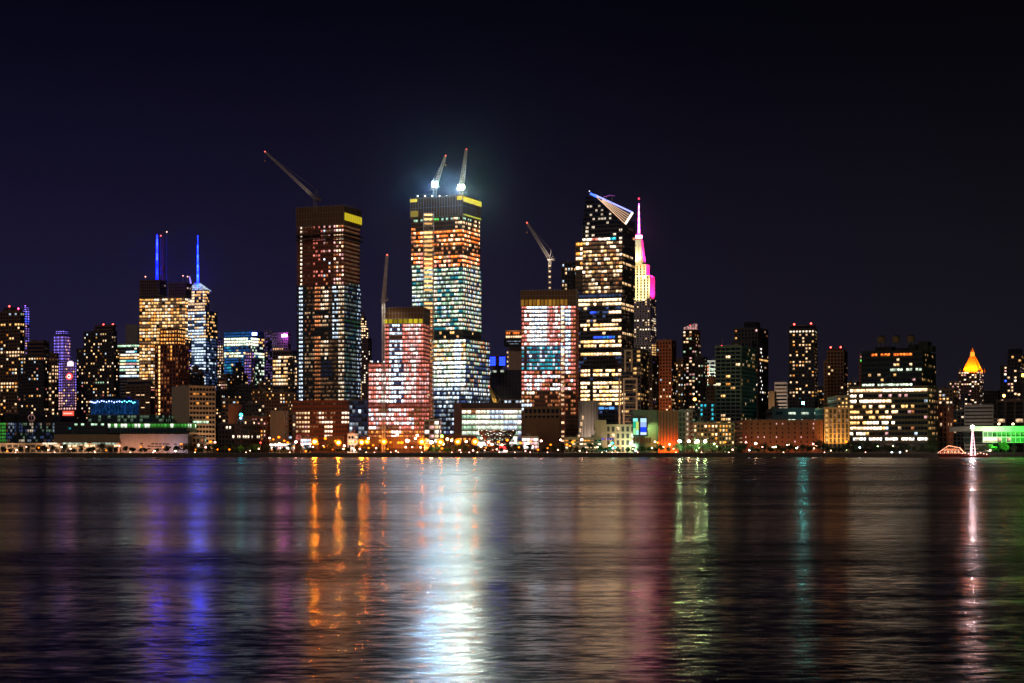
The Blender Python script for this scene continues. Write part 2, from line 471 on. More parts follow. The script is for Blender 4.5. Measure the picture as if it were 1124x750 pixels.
b.block(66, 84, 85, 447, wall='violetgrey', fh=4, cw=4, yvis=452, lit=lambda k: 'p.9' if k.r < .7 else 'm.5')
mb = MB(); mb.box(-8.5, 8.5, -.6, .4, -3.4, 3.4, M['dark']); mb.box(-8, 8, -.8, -.61, -2.9, 2.9, lamp_mat((1, .10, .06), 1.1)); mb.box(-7, 6, -1, -.82, -1, .8, lamp_mat((1, .45, .35), 1.4))
o = mb.build('wide_sign', b.root); o.location = b.local((X(77, 1995), 1988, Z(454, 1995))); b.done()
b = Bld('apartment_block', 'bulky dark apartment block with stepped top, warm scattered windows and twin red lights', 'building', 125, 1750)
b.block(84, 125, 131, 383, wall='dark', fh=3.4, cw=3.0, yvis=462, lit=lambda k: ('g.7' if abs(k.py - 420) < 1.3 and 104 < k.px < 114 else ('r.8' if k.r > .99 else (WARM[int(k.r2 * 9)] if k.r < (.5 if 424 < k.py < 436 and 96 < k.px < 120 else .27) else None))))
b.block(92, 125, 128, 365, 383, Y=1756, wall='dark', fh=3.4, cw=3.0, lit=rnd(.3, WARM)); b.clutter(4)
b.block(104, 124, 127, 358, 365, Y=1762, wall='brown', fh=3.7, cw=4, piers=False); b.beacon(106.5, 355.5); b.beacon(117, 355.5)
b.done()
b = simple('office_tower', 'office tower with rainbow coloured light bands below a blank grey slab', 129, 150, 154, 378, 2500, wall='grey', fh=4.6, cw=4, merge=True, piers=False, lit=lambda k: ['c', 't2', 'g', 'l', 'w', 'p.8', 'l', 'y'][(k.j * 5 + int(k.rs * 2)) % 8] if k.rs < .8 else None, yvis=416)
b.block(138, 151, 155, 357, 378, Y=2520, wall='grey', blankA=True, blankB=True, piers=False); b.done()
b = simple('office_block', 'low brown slatted block with pale cornice right of the blue drum', 138, 165, 170, 424, 1660, wall='brown', fh=2.6, cw=6, yvis=458, lit=lambda k: 'w.9' if k.r < .1 else ('r' if k.r > .985 else None))
b.block(140, 164, 168, 418, 424, Y=1668, wall='tan', piers=False, fh=4); b.done()
# newspaper tower with masts
b = Bld('newspaper_tower', 'broad tower blazing with yellow office floors, blue mast and dark red mast', 'skyscraper', 203, 2450, -12)
b.block(153, 203, 206, 327, wall='tan', fh=5.0, cw=4.6, pw=.6, sh=1.5, yvis=425, lit=lambda k: (['w1.3', 'y1.3', 'y', 'a1.2', 'y.8', 'l1'][int(k.r2 * 6)] if k.r < .80 and k.rs < .9 else ('k2' if k.r < .95 else None)))
b.block(153.5, 175, 177, 308, 327, Y=2455, wall='brown', fh=4, cw=3.5, piers=True, lit=lambda k: 'w.5' if k.r > .985 else None, d=25)
b.block(185, 203, 205, 311, 327, Y=2462, wall='brown', fh=4, cw=3.5, lit=lambda k: 'w.8' if abs(k.py - 317.5) < 1.2 and k.r < .5 else None, d=25)
mb = MB()
for i in range(14):
    za, zb_ = i * 5.5, i * 5.5 + 5
    mb.bar((0, 0, za), (0, 0, zb_), 1.7 - i * .06, lamp_mat((.001, .003, 1) if i < 7 else (.004, .008, 1), [40, 20, 30, 50][i % 4]), n=6)
mb.bar((0, 0, 0), (0, 0, 78), .5, M['steel'], .3)
o = mb.build('blue_mast', b.root, b.local((X(172.4, 2460), 2460, Z(314, 2460))))
mb = MB(); mb.bar((0, 0, 0), (0, 0, 76), 1.5, M['redsteel'], .6, 6); mb.bar((0, 0, 17), (0, 0, 20), 3, M['redsteel'], n=10)
o = mb.build('red_mast', b.root, b.local((X(179, 2462), 2462, Z(309, 2462))))
b.beacon(172.4, 257, (1, .08, .08), 8); b.beacon(179, 253, (1, .5, .4), 4); b.beacon(155.5, 302, (1, .35, .25), 5); b.beacon(197, 302, (1, .4, .3), 4); b.beacon(202, 303, (1, .4, .3), 4)
b.done()
# orange ribbed tower in front of it
b = Bld('ribbed_tower', 'slim brown tower with columns of orange windows in front of the yellow tower', 'building', 196, 1640, -18)
b.block(170, 196, 207, 379, wall='rust', fh=4, cw=3.3, pw=1.3, sh=1.0, yvis=465, lit=lambda k: 'y1.5' if k.face == 'A' and k.i == 1 and k.py < 461 else (('a1.1' if k.r < .75 else 'y') if k.face == 'A' and 183 < k.px < 193 and k.py < 397 and k.i % 2 else ('x.5' if k.r < .32 else None)))
b.block(176, 195, 203, 362, 379, Y=1650, wall='rust', fh=4, cw=3.3, pw=1.1, lit=lambda k: 'a1' if k.r < .6 else 'y'); b.clutter(2); b.done()
b = Bld('hotel_block', 'beige block with banded front and blank brown side wall below the blue spire', 'building', 208, 1500, -58)
b.block(189, 208, 236, 425, wall='beige', fh=4.3, cw=3, pw=.5, sh=2.0, yvis=480, blankA=True, lit=lambda k: ('g1' if k.px < 228 and k.r < .9 else None) if abs(k.py - 463.5) < 1.5 else ('a.7' if k.r < .12 and k.px < 230 else ('y.5' if abs(k.py - 430) < 2 and k.r < .4 else None)), maxd=90)
b.flood('B', .5, -.02, .5, .5, (1, .55, .28), 26000, out=26, angle=120); b.clutter(3); b.done()
# spire tower
b = Bld('crystal_tower', 'faceted glass tower with bright crown and tall glowing blue spire', 'skyscraper', 226, 2600, -22)
b.block(203.5, 226, 238.5, 342, wall='bluewall', glass='blueglass', fh=4.7, cw=4.4, pw=.3, sh=1.6, yvis=440, merge=True, lit=lambda k: (('c.9' if k.r2 < .6 else ('w.9' if k.py < 375 else 'c.6')) if k.rs < .78 else 'd') if k.face == 'A' else (('y.9' if k.r < .4 else None) if k.py < 372 else ('d' if k.r < .6 else ('c.7' if k.r < .67 else None))))
b.block(204.5, 225, 229.5, 319, 342, Y=2606, wall='white', fh=4.7, cw=4, pw=.4, sh=1.3, merge=True, lit=lambda k: ('w1.6' if k.py < 333 else 'w.8') if k.rs < .85 and k.face == 'A' else ('y.9' if k.r < .6 and k.py < 334 else None))
w, d, H, L = b.last
mb = MB()   # slanted glass crown
x0, x1 = -w, 0
mb.hexa([(x0 + 3, 0, 0), (x1, 0, 0), (x1, 20, 0), (x0 + 3, 20, 0), (x0 + 14, 3, 13), (x0 + 17, 3, 13), (x0 + 17, 16, 13), (x0 + 14, 16, 13)], lit_mat('c1.0'))
for i in range(7):
    t = i / 6; mb.bar((x0 + 3 + (w - 3) * t, -.2, 0), (x0 + 14 + 3 * t, 2.6, 13.2), .35, M['steel'])
for j in range(1, 4):
    t = j / 4; mb.bar((x0 + 3 + 11 * t, -.2 + 2.8 * t, 13 * t), (-(w - 17 + 0) * 0 + (x1 + (x0 + 17 - x1) * t), -.2 + 2.8 * t, 13 * t), .3, M['steel'])
mb.build('glass_crown', b.root, L + Vector((0, 0, H + .4)))
mb = MB()
for i in range(16):
    r = 2.0 * (1 - i / 18); mb.bar((0, 0, i * 5.2), (0, 0, i * 5.2 + 4.7), r, lamp_mat((.0015, .005, 1) if i % 3 else (.003, .010, 1), [65, 45, 80][i % 3] * (1 if i < 13 else .6)), n=6)
mb.bar((0, 0, 0), (0, 0, 84), .5, M['steel'], .2)
mb.build('blue_spire', b.root, b.local((X(216.3, 2606), 2612, Z(315, 2606))))
mb = MB(); mb.bar((0, 0, 0), (5, 0, 12), 1.8, lamp_mat((.35, .25, 1), 1.6), 1.4, 6); mb.bar((5, 0, 12), (2.4, 0, 22), 1.4, lamp_mat((.35, .25, 1), 1.4), 1.0, 6)
mb.build('curved_fin', b.root, b.local((X(206.5, 2600), 2600, Z(319, 2600)))); b.done()
b = simple('office_block', 'narrow violet-tinged block wedged between the yellow tower and the spire tower', 196, 205, 210, 374, 2300, wall='dark', fh=4, cw=4, yvis=430, lit=lambda k: ('v.6' if k.r < .2 else ('w.8' if k.r < .42 else None))); b.done()
b = simple('apartment_block', 'black block with rooftop tanks in front of the spire tower', 206, 219, 224, 412, 1900, wall='black', fh=3.4, cw=3.0, yvis=430, lit=rnd(.12, WARM)); b.tank(212, 3, 4, 7); b.tank(218, 1, 3.4, 5); b.done()
b = simple('apartment_block', 'dark block with sparse warm windows right of the beige block', 234, 243, 250, 430, 1700, wall='dark', fh=3.4, cw=3.0, yvis=480, lit=rnd(.14, WARM)); b.clutter(3); b.done()
# behind: pinkish column + teal tower
b = simple('office_tower', 'pinkish narrow tower touching the left side of the teal glass tower', 236.5, 245, 247, 373, 2650, wall='violetgrey', fh=4.4, cw=4, yvis=425, lit=lambda k: (['p.6', 'w.7', 'l.7', 'y.6'][int(k.r2 * 4)] if k.r < .62 else None) if k.py > 378 else 'f.3')
b.done()
b = Bld('teal_tower', 'teal and blue glass tower with bright lime floors and small white logo light', 'skyscraper', 275, 2500, -22)
def f(k):
    if k.py < 371: return 'q' if k.face == 'A' else None
    if 372 < k.py < 380: return ('e1.6' if k.r < .7 else 'l1.5') if k.px < 283 else ('y.9' if k.r < .6 else None)
    if 387 < k.py < 393: return ('e1.3' if k.r < .65 else 'w1.2') if k.r2 < .85 else 'q'
    if k.face == 'B': return 'e.8' if k.r < .28 else ('g.5' if k.r < .4 else None)
    if k.px < 254: return 'q1.2' if k.r < .6 else 't1.4'
    return 'q.9' if k.r < .7 else ('w.7' if k.r > .9 else None)
b.block(246, 275, 290, 364, wall='bluewall', glass='blueglass', fh=4.4, cw=4.3, pw=.3, sh=1.1, yvis=425, lit=f)
mb = MB(); mb.box(-4.2, 4.2, -.5, .5, -2.2, 2.2, lamp_mat((.25, .35, 1), 9)); mb.build('logo_light', b.root, b.local((X(280, 2500), 2494, Z(367, 2500)))); b.done()
b = Bld('setback_tower', 'lavender floodlit stepped tower in front of the teal glass tower', 'building', 276, 2200, -20)
b.block(268, 276, 279.5, 394, wall='violetgrey', fh=4, cw=3.3, pw=1.1, yvis=422, lit=lambda k: ('v.5' if k.r < .35 else ('f1.2' if k.r < .85 else 'p')) if k.face == 'A' else ('w.7' if k.r < .1 else None))
b.block(270, 276, 279, 387, 394, Y=2204, wall='violetgrey', fh=4, cw=3.3, pw=1.1, lit=lambda k: 'f1.5' if k.r < .6 else 'p.9'); b.done()
b = simple('office_tower', 'purple-grey slab tower right of the teal tower', 289, 299, 303, 364.5, 2560, wall='violetgrey', fh=4.4, cw=4, yvis=430, lit=lambda k: 'f.45' if k.r < .5 else ('w.5' if k.r > .94 else None)); b.done()
b = Bld('office_tower', 'brown tower topped by a glowing pink logo', 'building', 316, 2520, -20)
b.block(299, 316, 319, 366, wall='violetgrey', fh=4.4, cw=4, yvis=392, lit=lambda k: 'y.8' if abs(k.py - 382.5) < 1.3 and k.px < 310 else ('f.25' if k.r < .2 else None))
mb = MB(); mb.box(-4.6, 4.6, -.5, .5, -2, 2, lamp_mat((1, .13, .8), 26)); mb.box(-1, 1, -.6, .5, 2, 3.2, lamp_mat((1, .13, .8), 14)); mb.build('logo_light', b.root, b.local((X(313, 2520), 2512, Z(369, 2520)))); b.done()
b = simple('office_block', 'flat-topped block with seven bright ribbon floors below the pink logo', 299.5, 320, 326, 386, 2200, wall='brown', fh=5.2, cw=4, piers=True, pw=.4, sh=2.0, yvis=424, lit=lambda k: (['w1.1', 'l1', 'y', 'w.8'][int(k.r2 * 4)] if k.r < .82 else None) if k.py > 392 else None); b.done()
b = Bld('art_deco_tower', 'black stepped tower silhouette with few windows before the teal glass', 'building', 265, 1900, -20)
b.block(250, 265, 272, 412, wall='black', fh=3.4, cw=3.0, yvis=445, lit=rnd(.16, WARM)); b.block(256, 264, 268, 404, 412, Y=1905, wall='black', fh=3.4, cw=3.0, lit=rnd(.1, WARM)); b.block(258.5, 263, 265, 399, 404, Y=1910, wall='black', lit=None); b.done()
# low left-middle quarter
b = simple('apartment_block', 'brown block with many amber windows left of the dark unfinished tower base', 292, 316, 324, 432, 1620, wall='brown', fh=3.4, cw=3.0, yvis=484, lit=rnd(.27, WARM)); b.clutter(4); b.done()
b = simple('apartment_block', 'tan apartment block with speckled windows behind the brown windowless box', 277, 291, 296, 429, 1700, wall='brown', fh=3.4, cw=3.0, yvis=480, lit=rnd(.28, WARMD)); b.tank(284, 2, 3, 5); b.done()
b = simple('storage_building', 'plain brown windowless box below the amber windowed block', 297, 312, 316, 453, 1480, wall='tan', blankA=True, yvis=0); b.clutter(2); b.done()
b = simple('warehouse', 'reddish blank-walled block with sloping shoulder beside the turquoise lamp', 251, 262, 265, 446, 1500, wall='brick', blankA=True, yvis=0); b.done()
b = simple('chimney_block', 'small square tower carrying a turquoise lamp on its top', 260.5, 268, 270, 462, 1460, wall='brown', fh=4, cw=4, yvis=482, lit=rnd(.2, WARM)); b.done()
b = simple('row_building', 'brick low-rise with reddish windows right of the turquoise lamp tower', 270, 292, 296, 459, 1480, wall='brick', fh=3.4, cw=3.0, yvis=484, lit=rnd(.3, ['p.8', 'w', 'x', 'a', 'k2', 'w1.4'])); b.clutter(3); b.done()
b = simple('row_building', 'dark low-rise with short rows of white windows beneath the reddish block', 240, 258, 260, 467, 1440, wall='dark', fh=3.8, cw=3.2, yvis=484, lit=lambda k: 'l1.2' if (abs(k.py - 471) < 1.5 and 246 < k.px < 256) or (abs(k.py - 479) < 1.5 and k.px > 250 and k.r < .7) else ('k' if k.r < .1 else None)); b.clutter(2); b.done()
b = simple('apartment_block', 'dark block with a scatter of orange windows below the lavender tower', 262, 281, 286, 424, 1820, wall='dark', fh=3.4, cw=3.0, yvis=470, lit=rnd(.16, WARM)); b.clutter(3); b.done()
b = simple('apartment_block', 'dark brown block with pinkish windows beside the black stepped tower', 240, 252, 256, 412, 2050, wall='brown', fh=3.5, cw=3.1, yvis=450, lit=rnd(.33, ['p.7', 'w', 'l', 'w.6', 'k2', 'x'])); b.done()
b = simple('apartment_block', 'very dark narrow block touching the unfinished dark tower on its left', 316, 321, 323.5, 395, 1950, wall='dark', fh=3.5, cw=3.1, yvis=470, lit=rnd(.2, WARMD)); b.done()

# ---------------- tall unfinished tower with crane on top
b = Bld('unfinished_tower', 'tallest dark unfinished tower with rust upper floors and teal glazing below', 'skyscraper', 378, 1680, -20); b.gain = .78
def fA(k):
    x, y, B = k.px, k.py, k.face == 'B'
    if y < 247: return 'k.6' if k.r < .15 else None
    if B:
        if y < 312: return 'k1.6' if k.r < .8 else 'x.5'
        if 352 < y < 362: return 'n.1' if k.r < .5 else 'd.6'
        if x > 392: return 'c.5' if k.r < .6 else 'd.9'
        return ['c.2', 'e.2', 'd.5', 'g.12', 'd.4', 't.4'][int(k.r2 * 6)] if k.r < .85 else None
    if 328.5 < x < 331.5: return 'l1.2' if y < 313 else 'c.9'
    if y < 313:
        if x > 367: return ['l1.5', 'p1.3', 'x2.4', 'w1.4'][int(k.r2 * 4)] if k.r < .8 else 'k'
        if 354 < x < 362: return ['c1.2', 'x2.2', 'p1.2', 'k2'][int(k.r2 * 4)] if k.r < .66 else None
        if 344 < x <= 354: return 'r1.3' if k.r < .45 else None
        return 'k.6' if k.r < .3 else None
    if 371 < x: return ['l.6', 'w.6', 'l.8'][int(k.r2 * 3)] if k.r < .85 else 'k2'
    if 365 < x <= 371: return ('c.8' if y < 372 else 'k') if k.r < .75 else None
    if 344.5 < x < 352 and not (361 < y < 369 or 340 < y < 345): return 'x2.6' if y < 395 else 'x1'
    if 335 < x <= 344.5: return ['x.6', 'k1.5', 'k', 'w.3'][int(h3(k.j // 2, 9, 2) * 4)] if k.r < .55 else None
    if 352 <= x <= 365:
        if 361 < y < 371 or 341 < y < 344: return 'k' if k.r < .3 else None
        if 397 < y < 412: return 'd.3'
        return ['l1', 'w.8', 'w.5'][int(h3(k.j // 2, k.i // 2, 2) * 3)] if x < 360.5 and y < 395 and k.r < .9 and k.r < .85 else ('k2' if k.r < .8 else None)
    return 'd' if k.r < .15 else None
b.block(326, 378, 396, 313, 441, wall='dark', glass='tealglass', fh=4.3, cw=2.3, pw=.3, sh=2.0, lit=fA, yvis=441, parapet=0)
b.block(326.5, 377.5, 394.5, 246, 313, Y=1682, wall='rust', glass='dark', fh=4.3, cw=3.0, pw=.9, sh=1.9, lit=fA, parapet=0, name='bare_frame')
def net_cap(b, x0, xs, x1, yt, yb, Y, yel=None, face='B', bands=3):
    c = Vector((X(xs, Y), Y, 0)); u = (-math.cos(b.th), -math.sin(b.th)); v = (-math.sin(b.th), math.cos(b.th))
    w = b.along(x0, c, u); d = b.along(x1, c, v)
    if d < 4 or d > 70: d = 40
    L = b.local((c.x, c.y, Z(yb, Y))); H = Z(yt, Y) - Z(yb, Y); mb = MB()
    mb.box(-w, 0, 0, .5, 0, H, M['net']); mb.box(-w, 0, d - .5, d, 0, H, M['net']); mb.box(-.5, 0, .5, d - .5, 0, H, M['net']); mb.box(-w, -w + .5, .5, d - .5, 0, H, M['net'])
    for i in range(int(w / 3) + 1): mb.box(-w + i * 3 - .12, -w + i * 3 + .12, -.3, -.01, -.5, H + .6 + h3(i, 3) * 1.4, M['steel'])
    for i in range(int(d / 3) + 1): mb.box(.01, .3, i * 3 - .12, i * 3 + .12, -.5, H + .6 + h3(i, 5) * 1.4, M['steel'])
    for j in range(bands + 1):
        z = H * j / bands
        mb.box(-w - .35, .35, -.45, -.31, z - .2, z + .2, M['steel']); mb.box(.31, .45, -.3, d, z - .2, z + .2, M['steel'])
    o = mb.build('netting_screen', b.root, L)
    return L, w, d, H
L_, w_, d_, H_ = net_cap(b, 325.2, 377.5, 396.5, 225.5, 246, 1678)
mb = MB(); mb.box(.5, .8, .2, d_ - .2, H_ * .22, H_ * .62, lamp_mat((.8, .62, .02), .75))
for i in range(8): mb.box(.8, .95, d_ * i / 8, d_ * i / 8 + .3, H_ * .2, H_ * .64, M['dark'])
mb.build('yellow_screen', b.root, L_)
# a ledge of bare slab edges on each side
for yy in (256.5, 261.5):
    mb = MB(); mb.box(-w_ - 2.5, 2.5, -1.2, d_, 0, .8, M['dark']); mb.build('catch_fan', b.root, Vector((L_.x, L_.y, Z(yy, 1678) - b.c0.z)))
b.done()
b = Bld('podium', 'dark podium with short rows of lit windows under the tallest unfinished tower', 'building', 381, 1600, -12)
def f(k):
    x, y = k.px, k.py
    if y < 449: return 'k.6' if k.r < .1 else None
    if 322 < x < 339: return ('w1' if x > 335 else ('w.5' if k.r < .7 else 'k')) if y < 478 and k.r < .9 else 'p.9'
    if 339 < x < 350: return 'x.5' if k.r < .4 else None
    if 350 <= x < 357 and y < 465: return 'l.9' if k.r < .8 else 'w.5'
    if 355 < x < 366 and y > 461: return 'l1.3' if k.r < .8 else 'w'
    if 357 < x < 368 and y <= 465: return 'k3' if k.r < .6 else None
    if x > 375 and y < 464: return 'l1.2'
    return None
b.block(321.5, 381, 384, 441, wall='rust', glass='dark', fh=4.3, cw=3.0, pw=.7, sh=2.2, lit=f, yvis=480)
mb = MB()
for i in range(9): mb.box(-56 + i * 1.9, -56 + i * 1.9 + 1.5, -.8, -.4, 12, 17, lit_mat('r1.2'))
mb.box(-56.5, -38.5, -.4, -.1, 11.5, 17.4, M['redpaint']); mb.build('red_hoarding', b.root)
for i, (a, e) in enumerate(((-45, -30), (-20, -3))):
    mb = MB(); mb.box(a, e, -1.2, -.6, 3, 16, M['tan'])
    for q in range(int((e - a) / 1.4)): mb.box(a + q * 1.4, a + q * 1.4 + .5, -1.6, -1.21, 3, 16, M['brick'])
    mb.build('hoarding', b.root)
b.done()
b = Bld('glass_annex', 'blue-grey glass annex between the dark podium and the red-lit frame', 'building', 403, 1580, -12)
b.block(383.5, 403, 405, 440, wall='bluetint', glass='blueglass', fh=4.3, cw=3.2, pw=.3, sh=.6, yvis=482, lit=lambda k: 'c.9' if k.r > .96 else ('d.28' if k.r < .55 else ('c.16' if k.r < .68 else None)))
b.done()

def crane(name, label, base, mast_h, jib_tip, counter_tip, mat='steel', w=2.0, light=None, light_h=0, jib_mat=None):
    """a luffing tower crane: lattice mast, slewing deck with cab, raised lattice jib, counterweight jib, back mast and pendants"""
    base = Vector(base)
    root = empty(name, base, 0, label, 'crane', 'tower cranes over the building sites')
    jm = M[jib_mat or mat]
    if mast_h > 3:
        mb = MB(); mb.truss((0, 0, 0), (0, 0, mast_h), w, w, .16 + w * .05, M[mat]); mb.build('mast', root)
    mb = MB(); mb.box(-w * .9, w * .9, -w * .9, w * .9, 0, .8, M[mat]); mb.bar((0, 0, -1), (0, 0, 0), w * .7, M[mat], n=10)
    mb.build('slewing_deck', root, (0, 0, mast_h))
    jt = Vector(jib_tip) - base; ct = Vector(counter_tip) - base
    a = Vector((0, 0, mast_h + 1.2))
    mb = MB(); mb.truss(a, jt, w * 1.05, w * .5, .19 + w * .05, jm, step=w * 1.5); mb.build('jib', root)
    mb = MB(); mb.truss(a, ct, w * .9, w * .9, .18, M[mat]); c2 = ct
    mb.box(c2.x - 1.6, c2.x + 1.6, c2.y - 1.4, c2.y + 1.4, c2.z - 2.6, c2.z + .4, M['concrete']); mb.build('counterweight_jib', root)
    top = a + Vector((ct.x * .35, 0, 9))
    spot(base + Vector((0, -22, mast_h + 2)), base + (jt * .6), (1, .80, .62), 26000, 90)
    mb = MB(); mb.bar(a, top, .3, M[mat]); mb.bar(ct, top, .22, M[mat]); mb.build('back_mast', root)
    mb = MB(); mb.bar(top, a + (jt - a) * .96, .10, M[mat]); mb.bar(jt, jt + Vector((0, 0, -9)), .07, M[mat]); mb.box(jt.x - .5, jt.x + .5, jt.y - .4, jt.y + .4, jt.z - 10.4, jt.z - 9, M['yellowsteel']); mb.build('pendant_cable', root)
    mb = MB(); mb.box(w * .8, w * .8 + 2, -1.6, .8, .6, 3.2, M[mat]); mb.box(w * .8 + .2, w * .8 + 1.9, -1.7, -1.6, 1.4, 2.9, M['glass']); mb.build('cab', root, (0, 0, mast_h))
    mb = MB(); mb.ball(tuple(jt), .7, lamp_mat((1, .1, .06), 8), 8, 5); mb.build('beacon', root)
    if light:
        mb = MB()
        for sx_ in (-1, 1):
            for sz_ in (0, 1):
                x, z = sx_ * 1.5, sz_ * 2.4
                mb.box(x - 1.15, x + 1.15, -.2, 1.0, z - .95, z + .95, M['steel'])
                mb.box(x - 1.0, x + 1.0, -.32, -.2, z - .8, z + .8, lamp_mat(light[0], light[1]))
        mb.build('floodlight_bank', root, (0, -w - .8, light_h))
    return root
Yc = 1690
crane('tower_crane', 'long rust coloured crane leaning left over the tallest dark unfinished tower', (X(346, Yc), Yc, Z(233, Yc)), Z(219, Yc) - Z(233, Yc), (X(289.5, Yc), Yc + 8, Z(165, Yc)), (X(350.5, Yc), Yc + 2, Z(218, Yc)), 'steel', 2.6)
b = Bld('stepped_tower', 'distant stepped tower with a triangular crown of white lights', 'skyscraper', 404, 2900, -20)
b.block(393, 403.5, 408, 372, wall='brown', fh=4.2, cw=4, yvis=440, lit=lambda k: ('y1.2' if k.px < 398 and k.py > 418 else ('l1' if k.r < .17 else None)))
b.block(394, 401.5, 404, 360, 372, Y=2905, wall='brown', fh=4, cw=4, lit=lambda k: 'w1.5' if k.r < .5 else None)
b.block(395, 399.5, 402, 349, 360, Y=2910, wall='brown', fh=4, cw=4, lit=lambda k: 'w1.8' if k.r < .65 else None)
w, d, H, L = b.last; mb = MB(); mb.bar((0, 0, 0), (0, 0, 14), 3.5, M['brown'], .3, 8); mb.build('spire', b.root, L + Vector((-w / 2, d / 2, H))); b.done()
# ---------------- red-lit frame
b = Bld('unfinished_tower', 'red and pink lit unfinished tower with dark netted cap, left of the white one', 'skyscraper', 466, 1560, -8); b.gain = 1.15
def f(k):
    x, y = k.px, k.py
    if k.face == 'B': return 'r1' if k.r < .75 else 'x'
    if y < 403:
        if x < 428: return 'r1'
        if x < 442: return ('c.9' if k.r < .85 else 'd1') if not (370 < y < 373) else None
        if x < 447: return 'r1.6' if k.r < .4 else 'p1'
        if x < 461: return 'h.7' if k.r < .45 else ('p.9' if k.r < .9 else 'r1.4')
        return 'r1.4'
    if y < 441:
        if x < 414: return 'r1.5' if k.r < .6 else 'p'
        if 430 < x < 443: return 'c1.2' if k.r < .75 else 'd.8'
        if x > 456: return 'p.7' if k.r < .6 else 'r'
        return 'h.8' if k.r < .5 else ('p1' if k.r < .88 else 'r1.4')
    if y < 446: return 'r.3'
    if y < 470:
        if x > 455: return 'r.8' if k.r < .6 else 'k2'
        return ['c.9', 'p1', 'h.9', 'r1.4'][int(k.r2 * 4)] if k.rs < .85 else 'k2'
    return ('h1' if 428 < x < 440 and k.r < .8 else ('x1.3' if k.r < .8 else 'a.8'))
b.block(404.5, 471, 474, 399, wall='brick', glass='dark', fh=4.2, cw=2.5, pw=.4, sh=1.5, lit=f, yvis=485, parapet=.8, piers=True)
b.block(421.5, 465, 471.5, 355, 399, Y=1566, wall='brick', glass='dark', fh=4.0, cw=2.5, pw=.35, sh=1.4, lit=f, parapet=0, name='bare_frame')
L_, w_, d_, H_ = net_cap(b, 420.5, 464.8, 472.5, 337.5, 355.5, 1562)
mb = MB()
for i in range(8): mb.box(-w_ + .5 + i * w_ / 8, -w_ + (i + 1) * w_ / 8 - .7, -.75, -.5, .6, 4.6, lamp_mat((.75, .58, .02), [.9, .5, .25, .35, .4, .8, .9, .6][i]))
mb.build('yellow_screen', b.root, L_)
for q in (-62, -36):
    mb = MB(); mb.box(q, q + 18, -1.5, -.9, 4, 15, M['tan'])
    for t in range(11): mb.box(q + t * 1.65, q + t * 1.65 + .6, -2, -1.52, 4, 15, M['brick'])
    mb.build('hoarding', b.root)
# roof string of worklights on the shoulder
for i in range(9):
    mb = MB(); mb.bar((0, 0, 0), (0, 0, 2.2), .15, M['steel']); mb.ball((0, 0, 2.5), .6, lamp_mat((.8, .88, 1), 5), 8, 5)
    mb.build('roof_lamp', b.root, b.local((X(408 + i * 6.5, 1562), 1566 + i, Z(399.6, 1562))))
b.done()
Yc = 1552
def hoist(label, px, yt, yb, Y, mat, key, wid=3.0, group=None):
    b0 = (X(px, Y), Y, G); Ht = Z(yt, Y) - G
    root = empty('construction_hoist', b0, 0, label, 'hoist', group)
    mb = MB(); mb.truss((0, 0, 0), (0, 0, Ht), wid, wid, .22, M[mat], step=4.4); mb.build('hoist_mast', root)
    n = int(Ht / 4.4); lo = max(0, int((Z(yb, Y) - G) / 4.4))
    mb = MB()
    for i in range(lo, n):
        mb.box(-wid / 2 - .6, wid / 2 + .6, -wid / 2 - .3, -wid / 2 + .6, i * 4.4 - .2, i * 4.4 + .2, M[mat])
    mb.build('landing_decks', root, kind='stuff')
    c = 0
    for i in range(lo, n):
        if h3(i, int(px), 3) < .9:
            m2 = MB(); m2.box(-wid * .40, wid * .40, -wid / 2 - .55, -wid / 2 - .3, i * 4.4 + 1.2, i * 4.4 + 3.1, lamp_mat(tuple(PAL[key[0]][0]), round(float(key[1:]) * PAL[key[0]][1] * [.35, .8, .5, 1.0][int(h3(i, 9) * 4)], 2)))
            m2.build('work_lamp', root)
    m3 = MB(); m3.box(-wid * .5 - 2.6, -wid * .5 - .1, -1.6, 1.2, 0, 3.4, M['redsteel']); m3.box(-wid * .5 - 2.5, -wid * .5 - .3, -1.75, -1.6, .8, 2.8, lit_mat('w1')); m3.build('hoist_car', root, (0, 0, Ht * .38))
    return root
hoist('thin brown hoist shaft up the right side of the red-lit tower', 473.5, 337, 470, 1556, 'redsteel', 'x2', 2.6)
crane('tower_crane', 'slender pale crane with upright jib beside the red-lit unfinished tower', (X(421, Yc), Yc, G), Z(331, Yc) - G, (X(424.5, Yc), Yc + 6, Z(279, Yc)), (X(419, Yc), Yc + 7, Z(329, Yc)), 'whitesteel', 2.6)
